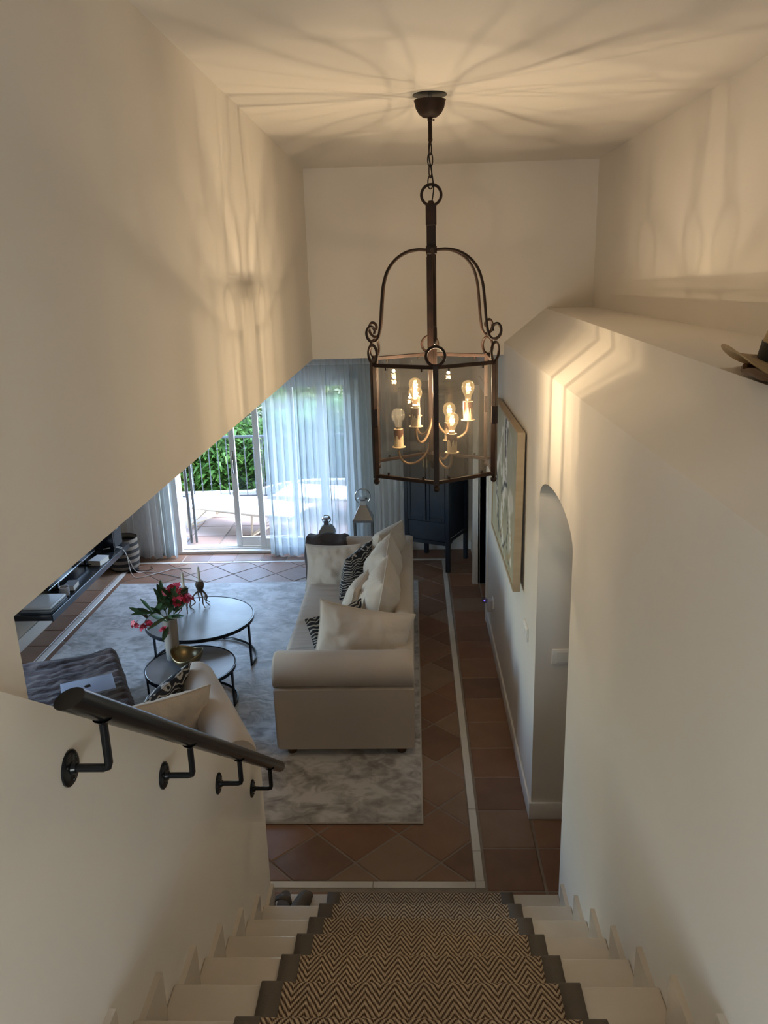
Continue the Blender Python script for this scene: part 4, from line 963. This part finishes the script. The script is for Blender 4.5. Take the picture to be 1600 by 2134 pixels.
# ------------------------------------------------------------------ console and things along the left wall
cs = thing('wall_console', 'long black floating console shelf along the left wall', 'shelf', (XT, 7.2, .3))
MB().box((XT, 6.24, .305), (-3.145, 8.18, .358), .004).build('board', BLACKWOOD, cs); MB().box((-3.15, 6.235, .300), (-3.140, 8.185, .362), .002, 1).build('front_edge', BLACKIRON, cs)
t = thing('television', 'flat television screen standing on the black console, reflecting the door', 'television', (-3.36, 7.1, .359))
MB().box((-3.375, 6.62, .43), (-3.335, 7.72, 1.06), .004).build('housing', BLACKWOOD, t); MB().box((-3.336, 6.635, .445), (-3.333, 7.705, 1.045)).build('screen', mat('screen_glass', (.01, .012, .016), .06), t); MB().box((-3.336, 6.62, .428), (-3.330, 7.72, .440), .001, 1).build('bottom_trim', STEEL, t)
for y in (6.85, 7.5): MB().box((-3.43, y-.02, .359), (-3.28, y+.02, .372), .003).build('stand_foot', BLACKWOOD, t); MB().box((-3.365, y-.015, .365), (-3.345, y+.015, .45)).build('stand_leg', BLACKWOOD, t)
t = thing('folder', 'pale grey padded folder on top at the near end of the console', 'folder', (-3.28, 6.42, .398))
b = MB(); b.box((-3.425, 6.27, .392), (-3.165, 6.60, .418), .011, 4); b.build('cover', mat('pale_folder', (.50, .52, .53), .35), t)
t = thing('folder', 'dark slim folder underneath the pale grey one on the console', 'folder', (-3.28, 6.42, .359)); b = MB(); b.box((-3.435, 6.255, .3595), (-3.155, 6.60, .376), .004); b.build('cover', NAVY, t); b = MB(); b.box((-3.428, 6.258, .3765), (-3.16, 6.597, .391), .005); b.build('inner_sleeve', mat('grey_sleeve', (.16, .18, .20), .4), t)
gl = MB().lathe([(0, .3595), (.036, .3595), (.041, .37), (.044, .44), (.040, .44), (.037, .372), (0, .37)], 24, (-3.225, 6.70, 0)).build('tumbler', mat('frosted_glass', (.5, .48, .47), .25)); tag(recentre(gl, (-3.225, 6.70, .3595)), 'small frosted glass candle tumbler on the console behind the folders', 'glass')
def book(name, lab, c, sz, rot, col):
    t = thing(name, lab, 'book', c, rot); x, y, z = sz
    MB().box((-x/2, -y/2, 0), (x/2, y/2, .003)).build('back_cover', col, t); MB().box((-x/2, -y/2, z-.003), (x/2, y/2, z)).build('front_cover', col, t); MB().box((-x/2, -y/2, 0), (-x/2+.003, y/2, z)).build('spine', col, t)
    MB().box((-x/2+.003, -y/2+.004, .003), (x/2-.004, y/2-.004, z-.003)).build('pages', PAPER, t)
book('book', 'thick dark covered paperback beside the glass tumbler on the console', (-3.235, 6.87, .359), (.10, .16, .05), .1, mat('dark_cover', (.10, .085, .085), .5))
book('book', 'white covered thick book farther along the console in front of the television', (-3.235, 7.56, .359), (.13, .18, .05), -.15, mat('white_cover', (.62, .62, .63), .5))
t = thing('speaker', 'black box speaker at the far end of the console in the corner', 'speaker', (-3.32, 8.03, .359)); MB().box((-3.45, 7.9, .3595), (-3.20, 8.16, .62), .012).build('cabinet', BLACKWOOD, t); MB().box((-3.202, 7.92, .385), (-3.196, 8.14, .60), .002, 1).build('grille', mat('black_cloth', (.02, .02, .022), .9), t); MB().box((-3.197, 8.0, .572), (-3.193, 8.06, .580)).build('badge', STEEL, t)
b = MB(); b.lathe([(0, 0), (.15, 0), (.165, .05), (.175, .2), (.165, .36), (.158, .36), (.165, .2), (.155, .06), (0, .02)], 32)
def stripes():
    m, nt, bs, out = base('striped_basket'); w_ = nt.nodes.new('ShaderNodeTexWave'); w_.bands_direction = 'Z'; w_.inputs['Scale'].default_value = 4.2; nt.links.new(coords(nt), w_.inputs[0])
    nt.links.new(ramp(nt, w_.outputs['Fac'], [(.45, (.02, .02, .022)), (.55, (.20, .17, .14))]), bs.inputs['Base Color']); bs.inputs['Roughness'].default_value = .9; return m
bk = b.build('basket', stripes()); bk.location = (-3.29, 8.37, .001); tag(bk, 'round black and tan striped woven basket on the floor in the far left corner', 'basket'); OFF[bk.name] = Vector((0, 0, 0))
CORD = mat('white_cord', (.60, .58, .55), .5)
ad = thing('power_adapter', 'small black power adapter on the tiles at the corner of the console', 'adapter', (-3.16, 8.24, 0)); MB().box((-3.20, 8.20, .002), (-3.09, 8.26, .034), .005).build('brick', BLACKIRON, ad); MB().tube(curve([(-3.09, 8.23, .015), (-3.02, 8.25, .006), (-2.96, 8.30, .005), (-3.0, 8.38, .005)], 6), .003, 6).build('cord', BLACKIRON, ad)
c1 = MB().tube(curve([(-3.30, 7.86, .40), (-3.18, 7.95, .385), (-3.12, 8.0, .30), (-3.10, 8.02, .08), (-3.06, 8.04, .006), (-2.98, 8.06, .006), (-2.82, 8.20, .006), (-2.70, 8.30, .006), (-2.52, 8.30, .006)], 7), .0042, 8).build('white_cable', CORD); tag(recentre(c1, (-3.0, 8.06, 0)), 'white cable looping off the console past the black adapter', 'cable', 'white cables on the tiles')
c2 = MB().tube(curve([(-3.24, 7.92, .39), (-3.16, 8.0, .37), (-3.125, 8.08, .20), (-3.09, 8.16, .03), (-2.98, 8.22, .005), (-2.78, 8.14, .005), (-2.52, 8.0, .005), (-2.25, 7.86, .005)], 7), .0034, 8).build('white_cable', CORD); tag(recentre(c2, (-2.8, 8.14, 0)), 'thin white cable running straight from the console to the edge of the rug', 'cable', 'white cables on the tiles')

# ------------------------------------------------------------------ slippers on the lowest step
SOLE = mat('brown_leather', (.055, .042, .032), .6, var=(.09, .07, .055), vscale=20); y_s, z_s = 3.01, .259
for k, (x, lab) in enumerate(((-.652, 'left of two brown leather sandals on the lowest step, an open strap'), (-.572, 'right of two brown sandals on the lowest step, closed with a pull loop'))):
    t = thing('sandal', lab, 'shoe', (x, y_s, z_s), .0 if k == 0 else -.25, 'brown sandals'); 
    b = MB(); pts = [(.036*(1.15-.35*abs(math.cos(a))**3+.12*math.sin(a))*math.cos(a), .125*math.sin(a)) for a in [2*PI*i/28 for i in range(28)]]
    b.prism([(p[0], p[1], 0) for p in pts], (0, 0, .016)); b.build('sole', SOLE, t)
    if k == 0:
        q = MB(); q.grid(lambda u, v: Vector((.042*math.cos(PI*u), .02+.035*(v-.5), .014+.062*math.sin(PI*u)**.7)), 17, 3); s_ = q.build('strap', SOLE, t); md = s_.modifiers.new('t', 'SOLIDIFY'); md.thickness = .003
    else:
        q = MB(); q.grid(lambda u, v: Vector((.041*(1-.25*v)*math.cos(PI*u), -.10+.20*v, .014+(.070*(1-v)**.7+.028*v)*math.sin(PI*u)**.6)), 17, 9); s_ = q.build('upper', SOLE, t); md = s_.modifiers.new('t', 'SOLIDIFY'); md.thickness = .003
        MB().tube(curve([(-.012, -.10, .08), (-.010, -.10, .10), (0, -.10, .106), (.010, -.10, .10), (.012, -.10, .08)], 5), .003, 6).build('pull_loop', SOLE, t)

# ------------------------------------------------------------------ straw hat and basket on the ledge
STRAW = mat('straw', (.38, .25, .12), .75, var=(.44, .31, .16), vscale=40, bscale=120, bstr=.4)
HX, HY, HZ = .905, 1.925, 2.850
ht = thing('straw_hat', 'straw hat with a black band lying on the ledge at the right edge', 'hat', (HX, HY, HZ)); M = Matrix.Translation((HX, HY, HZ)) @ Matrix.Rotation(.16, 4, 'Y') @ Matrix.Rotation(.10, 4, 'X')
b = MB(); b.lathe([(.095, .012), (.094, .05), (.086, .105), (.074, .122), (.05, .116), (0, .108)], 40, M=M); b.build('crown', STRAW, ht)
def brim(u, v):
    a = 2*PI*u; r = .093+v*.085; return M @ Vector((r*math.cos(a), r*1.08*math.sin(a), .012-.012*v+.034*v*v*math.cos(2*a)*(1)+.0))
b = MB(); b.grid(brim, 48, 6, cu=True); br_ = b.build('brim', STRAW, ht); md = br_.modifiers.new('t', 'SOLIDIFY'); md.thickness = .003
b = MB(); b.lathe([(.0965, .012), (.0960, .052), (.0945, .052), (.095, .012)], 40, M=M); b.build('hat_band', mat('black_ribbon', (.008, .008, .01), .6), ht)
wb_ = thing('wicker_tray', 'dark brown woven wicker piece under the straw hat on the ledge', 'basket', (.87, 1.80, 2.84)); WICK = mat('dark_wicker', (.10, .05, .022), .7)
def wick(u, v): 
    a = 2*PI*u; r = .03+.115*v; return Vector((.872+r*math.cos(a)*.9, 1.80+r*math.sin(a), 2.842+.02*v*v+.004*math.sin(60*u+40*v)))
b = MB(); b.grid(wick, 60, 10, cu=True); b.tube([wick(k/48, 1) for k in range(48)], .009, 6, True); b.build('woven_body', WICK, wb_)

# ------------------------------------------------------------------ terrace and garden
TERR = mat('terrace_clay', (.24, .16, .13), .6, var=(.30, .22, .185), vscale=5, bscale=12, bstr=.3, rnd=((.22, .15, .12), (.27, .19, .155), (.31, .24, .20)))
te = MB().box((-7.5, YB+.25, -.25), (3.5, 11.45, -.012)).build('terrace', mat('terrace_grout', (.22, .20, .18), .8)); S(te); OFF['terrace'] = Vector()
pt, gx = .42, .40
tm = None
for j in range(6):
    for i in range(-10, 6):
        y0, y1 = 9.09+j*gx, 9.09+(j+1)*gx; x0 = -.3+i*pt
        if x0 < -4.3 or x0 > .2: continue
        if tm is None:
            tm, x, y = tile_mesh('terrace_tile', [(x0, y0), (x0+pt, y0), (x0+pt, y1), (x0, y1)], -.002, .009); tm.materials.clear(); tm.materials.append(TERR)
        o = put(tm, x0+pt/2, (y0+y1)/2, dz=0); o.parent = te
S(MB().box((-30, 11.45, -1.2), (25, 45, -.5)).build('garden_ground', mat('dry_grass', (.10, .13, .04), .9, var=(.16, .15, .07), vscale=2)))
# railing
RAIL = mat('grey_railing', (.06, .07, .08), .5, .4)
rl = thing('terrace_railing', 'grey metal railing of thin upright bars along the terrace edge', 'railing', (-2.5, 11.25, 0)); YR = 11.25
MB().box((-4.6, YR-.022, .90), (.6, YR+.022, .935), .004).build('top_rail', RAIL, rl); MB().box((-4.6, YR-.012, .03), (.6, YR+.012, .05)).build('bottom_rail', RAIL, rl)
for x in (-4.55, -2.05, .5): MB().box((x-.025, YR-.025, -.012), (x+.025, YR+.025, .96), .004).build('post', RAIL, rl)
bb = MB(); bb.tube([(0, 0, .04), (0, 0, .91)], .0075, 8)
for z in (.22, .74): bb.lathe([(.0075, z-.016), (.015, z-.006), (.015, z+.006), (.0075, z+.016)], 8)
bme = bb.mesh('baluster'); bme.materials.append(RAIL)
for k in range(38):
    x = -4.44+k*.132
    if min(abs(x-q) for q in (-4.55, -2.05, .5)) < .05: continue
    o = bpy.data.objects.new('baluster', bme); C.objects.link(o); o.parent = rl; o.location = (x+2.5, 0, 0)
# sun loungers
CANV = mat('white_canvas', (.80, .78, .74), .8, bscale=60, bstr=.1); TEAK = mat('bleached_wood', (.50, .41, .31), .6)
def lounger(c, rot, lab):
    t = thing('sun_lounger', lab, 'sun lounger', (*c, 0), rot, 'loungers on the terrace')
    L, Wd, z = .92, .31, .30
    for s in (-1, 1): MB().tube([(-L, s*Wd, z), (.25, s*Wd, z), (L, s*Wd, z+.02)], .019, 8).build('side_rail', TEAK, t)
    for x in (-L+.02, L-.02): MB().tube([(x, -Wd, z+(.02 if x > 0 else 0)), (x, Wd, z+(.02 if x > 0 else 0))], .017, 8).build('cross_rail', TEAK, t)
    q = MB(); q.grid(lambda u, v: Vector((-L+.02+u*(2*L-.04), (v-.5)*2*Wd, z+.022-.030*math.sin(PI*v)*(.4+.6*math.sin(PI*u))+(.02*max(0, u-.6)))), 24, 9); o = q.build('sling', CANV, t); md = o.modifiers.new('t', 'SOLIDIFY'); md.thickness = .006
    for x0, x1 in ((-.62, -.30), (.38, .70)):
        for s in (-1, 1):
            MB().tube([(x0, s*Wd, z), (x0-.03, s*(Wd-.01), .016)], .014, 8).build('leg', TEAK, t)
        MB().tube([(x0-.03, -Wd+.01, .022), (x0-.03, Wd-.01, .022)], .013, 8).build('foot_bar', TEAK, t)
        MB().tube([(x0-.03, -Wd+.01, .03), (x1, -Wd+.01, z)], .011, 8).build('brace', TEAK, t); MB().tube([(x0-.03, Wd-.01, .03), (x1, Wd-.01, z)], .011, 8).build('brace', TEAK, t)
lounger((-2.24, 9.80), -.42, 'white canvas sun lounger on wooden legs seen through the open terrace door')
lounger((-.95, 10.3), -.25, 'second white canvas sun lounger on the terrace, veiled by the sheer curtain')
S(MB().prism([(-4.8, 11.6, -.6), (-2.6, 11.6, -.6), (-1.9, 11.6, -.6), (.8, 11.6, -.6), (.8, 11.6, .16), (-1.6, 11.6, .16), (-2.0, 11.6, .12), (-2.5, 11.6, .0), (-4.8, 11.6, -.02)], (0, .12, 0)).build('wall_garden', mat('weathered_whitewash', (.48, .46, .42), .85)))
# planting
LG1 = leafmat('hedge_leaf', (.05, .13, .02), (.10, .20, .035)); LG2 = leafmat('dark_leaf', (.03, .08, .025), (.05, .12, .03)); LG3 = leafmat('yellow_leaf', (.16, .24, .03), (.26, .32, .06)); PALMG = leafmat('palm_leaf', (.08, .19, .04), (.14, .26, .06)); BARK = mat('bark', (.12, .09, .06), .9, bscale=20, bstr=.6)  # LG2 is a darker green leaf
def shrub(name, lab, c, size, nleaf, L, m, seed, group=None, trunk=0, up=.4, droop=.35):
    rn = random.Random(seed); t = thing(name, lab, 'tree' if trunk > 1 else 'shrub', (c[0], c[1], c[2]), group=group); c = Vector(c); sx, sy, sz = size
    b = MB()
    for k in range(nleaf):
        while True:
            p = Vector((rn.uniform(-1, 1), rn.uniform(-1, 1), rn.uniform(-1, 1)))
            if .35 < p.length < 1+.25*noise.noise(p*2.2+Vector((seed, 0, 0))): break
        q = Vector((p.x*sx, p.y*sy, (p.z+1)*sz+trunk)); d = Vector((p.x*1.0+rn.uniform(-.7, .7), p.y*.6-.25+rn.uniform(-.7, .7), up+rn.uniform(-.6, .8)))
        d.normalize(); s = d.cross(Vector((rn.uniform(-.3, .3), rn.uniform(-.3, .3), 1))).normalized(); l = L*rn.uniform(.7, 1.3); w_ = l*.16; mid = c+q+d*l*.5; end = c+q+d*l-Vector((0, 0, l*droop))
        a, e, f, g = c+q, mid-s*w_, end, mid+s*w_
        b.poly([a, e, f, g])
    o = b.build('foliage', m, t, smooth=False); o['kind'] = 'stuff'
    b = MB()
    for k in range(6 if trunk < 1 else 1):
        a = k*1.05; b.tube([c+Vector((.1*math.cos(a), .1*math.sin(a), 0)), c+Vector((.4*sx*math.cos(a)*(trunk < 1), .4*sy*math.sin(a)*(trunk < 1), trunk+sz))], [.03+.05*(trunk > 1), .012+.03*(trunk > 1)], 7)
    b.build('stems' if trunk < 1 else 'trunk', BARK, t)
H = 'oleander hedge behind the railing'
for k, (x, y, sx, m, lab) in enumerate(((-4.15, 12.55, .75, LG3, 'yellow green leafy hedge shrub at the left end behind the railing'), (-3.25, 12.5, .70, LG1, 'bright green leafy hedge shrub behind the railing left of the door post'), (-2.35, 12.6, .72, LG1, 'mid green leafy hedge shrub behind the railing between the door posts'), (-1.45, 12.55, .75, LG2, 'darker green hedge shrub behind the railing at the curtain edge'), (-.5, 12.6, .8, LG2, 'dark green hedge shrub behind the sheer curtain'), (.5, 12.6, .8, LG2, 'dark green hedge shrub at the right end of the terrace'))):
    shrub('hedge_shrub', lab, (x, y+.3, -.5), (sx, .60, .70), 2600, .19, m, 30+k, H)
shrub('garden_shrub', 'pale feathery shrub rising behind the hedge on the left', (-3.9, 14.2, -.5), (1.3, .8, .95), 3500, .16, leafmat('olive_leaf', (.12, .17, .10), (.18, .22, .14)), 51)
shrub('garden_shrub', 'sunlit yellowish shrub behind the hedge beside the palm', (-2.0, 14.6, -.5), (.9, .7, 1.0), 2400, .2, LG3, 52)
for k, (x, y, hgt, r, lab) in enumerate(((-6.2, 18.5, 1.6, 1.9, 'broad green tree at the far left of the garden'), (-2.6, 20, 1.4, 1.6, 'dense green tree behind the palm'), (.6, 19.5, 1.5, 1.7, 'green tree on the right seen through the sheer curtain'), (4.0, 19, 1.4, 1.9, 'green tree at the far right of the garden'))):
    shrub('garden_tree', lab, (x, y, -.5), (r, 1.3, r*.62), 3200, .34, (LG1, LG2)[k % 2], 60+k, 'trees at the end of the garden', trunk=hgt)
def palm(c, hgt, nf, size, lab, seed):
    t = thing('fan_palm', lab, 'palm tree', c, group='fan palms in the garden'); c = Vector(c); rn = random.Random(seed)
    MB().tube([c+Vector((.03*math.sin(k), 0, hgt*k/6)) for k in range(7)], [.11, .10, .10, .095, .095, .09, .10], 12).build('trunk', BARK, t)
    top = c+Vector((0, 0, hgt))
    for k in range(nf):
        a = 2*PI*k/nf+rn.uniform(-.2, .2); el = rn.uniform(-.15, 1.15); d = Vector((math.cos(a)*math.cos(el), math.sin(a)*math.cos(el), math.sin(el))); hub = top+d*size*.75
        b = MB(); b.tube(curve([top, top+d*size*.4+Vector((0, 0, .04)), hub], 4), [.014-.0008*i for i in range(9)], 6)
        s = d.cross(Vector((0, 0, 1))).normalized(); n_ = s.cross(d)
        for q in range(26):
            f = (q/25-.5)*2.5; e = d*math.cos(f)+s*math.sin(f); l = size*(.95-.18*abs(f)); w_ = size*.036; cr = e.cross(n_).normalized()
            p1 = hub+e*l*.55+n_*.02; p2 = hub+e*l-Vector((0, 0, l*.16)); b.poly([hub, p1-cr*w_, p2, p1+cr*w_])
        b.build('frond', PALMG, t, smooth=False)
palm((-2.35, 13.9, -.5), 1.5, 15, .85, 'fan palm with big green fronds behind the hedge in the open door', 4)
palm((-.9, 15.5, -.5), 2.1, 14, .9, 'taller fan palm behind the sheer curtain', 9)
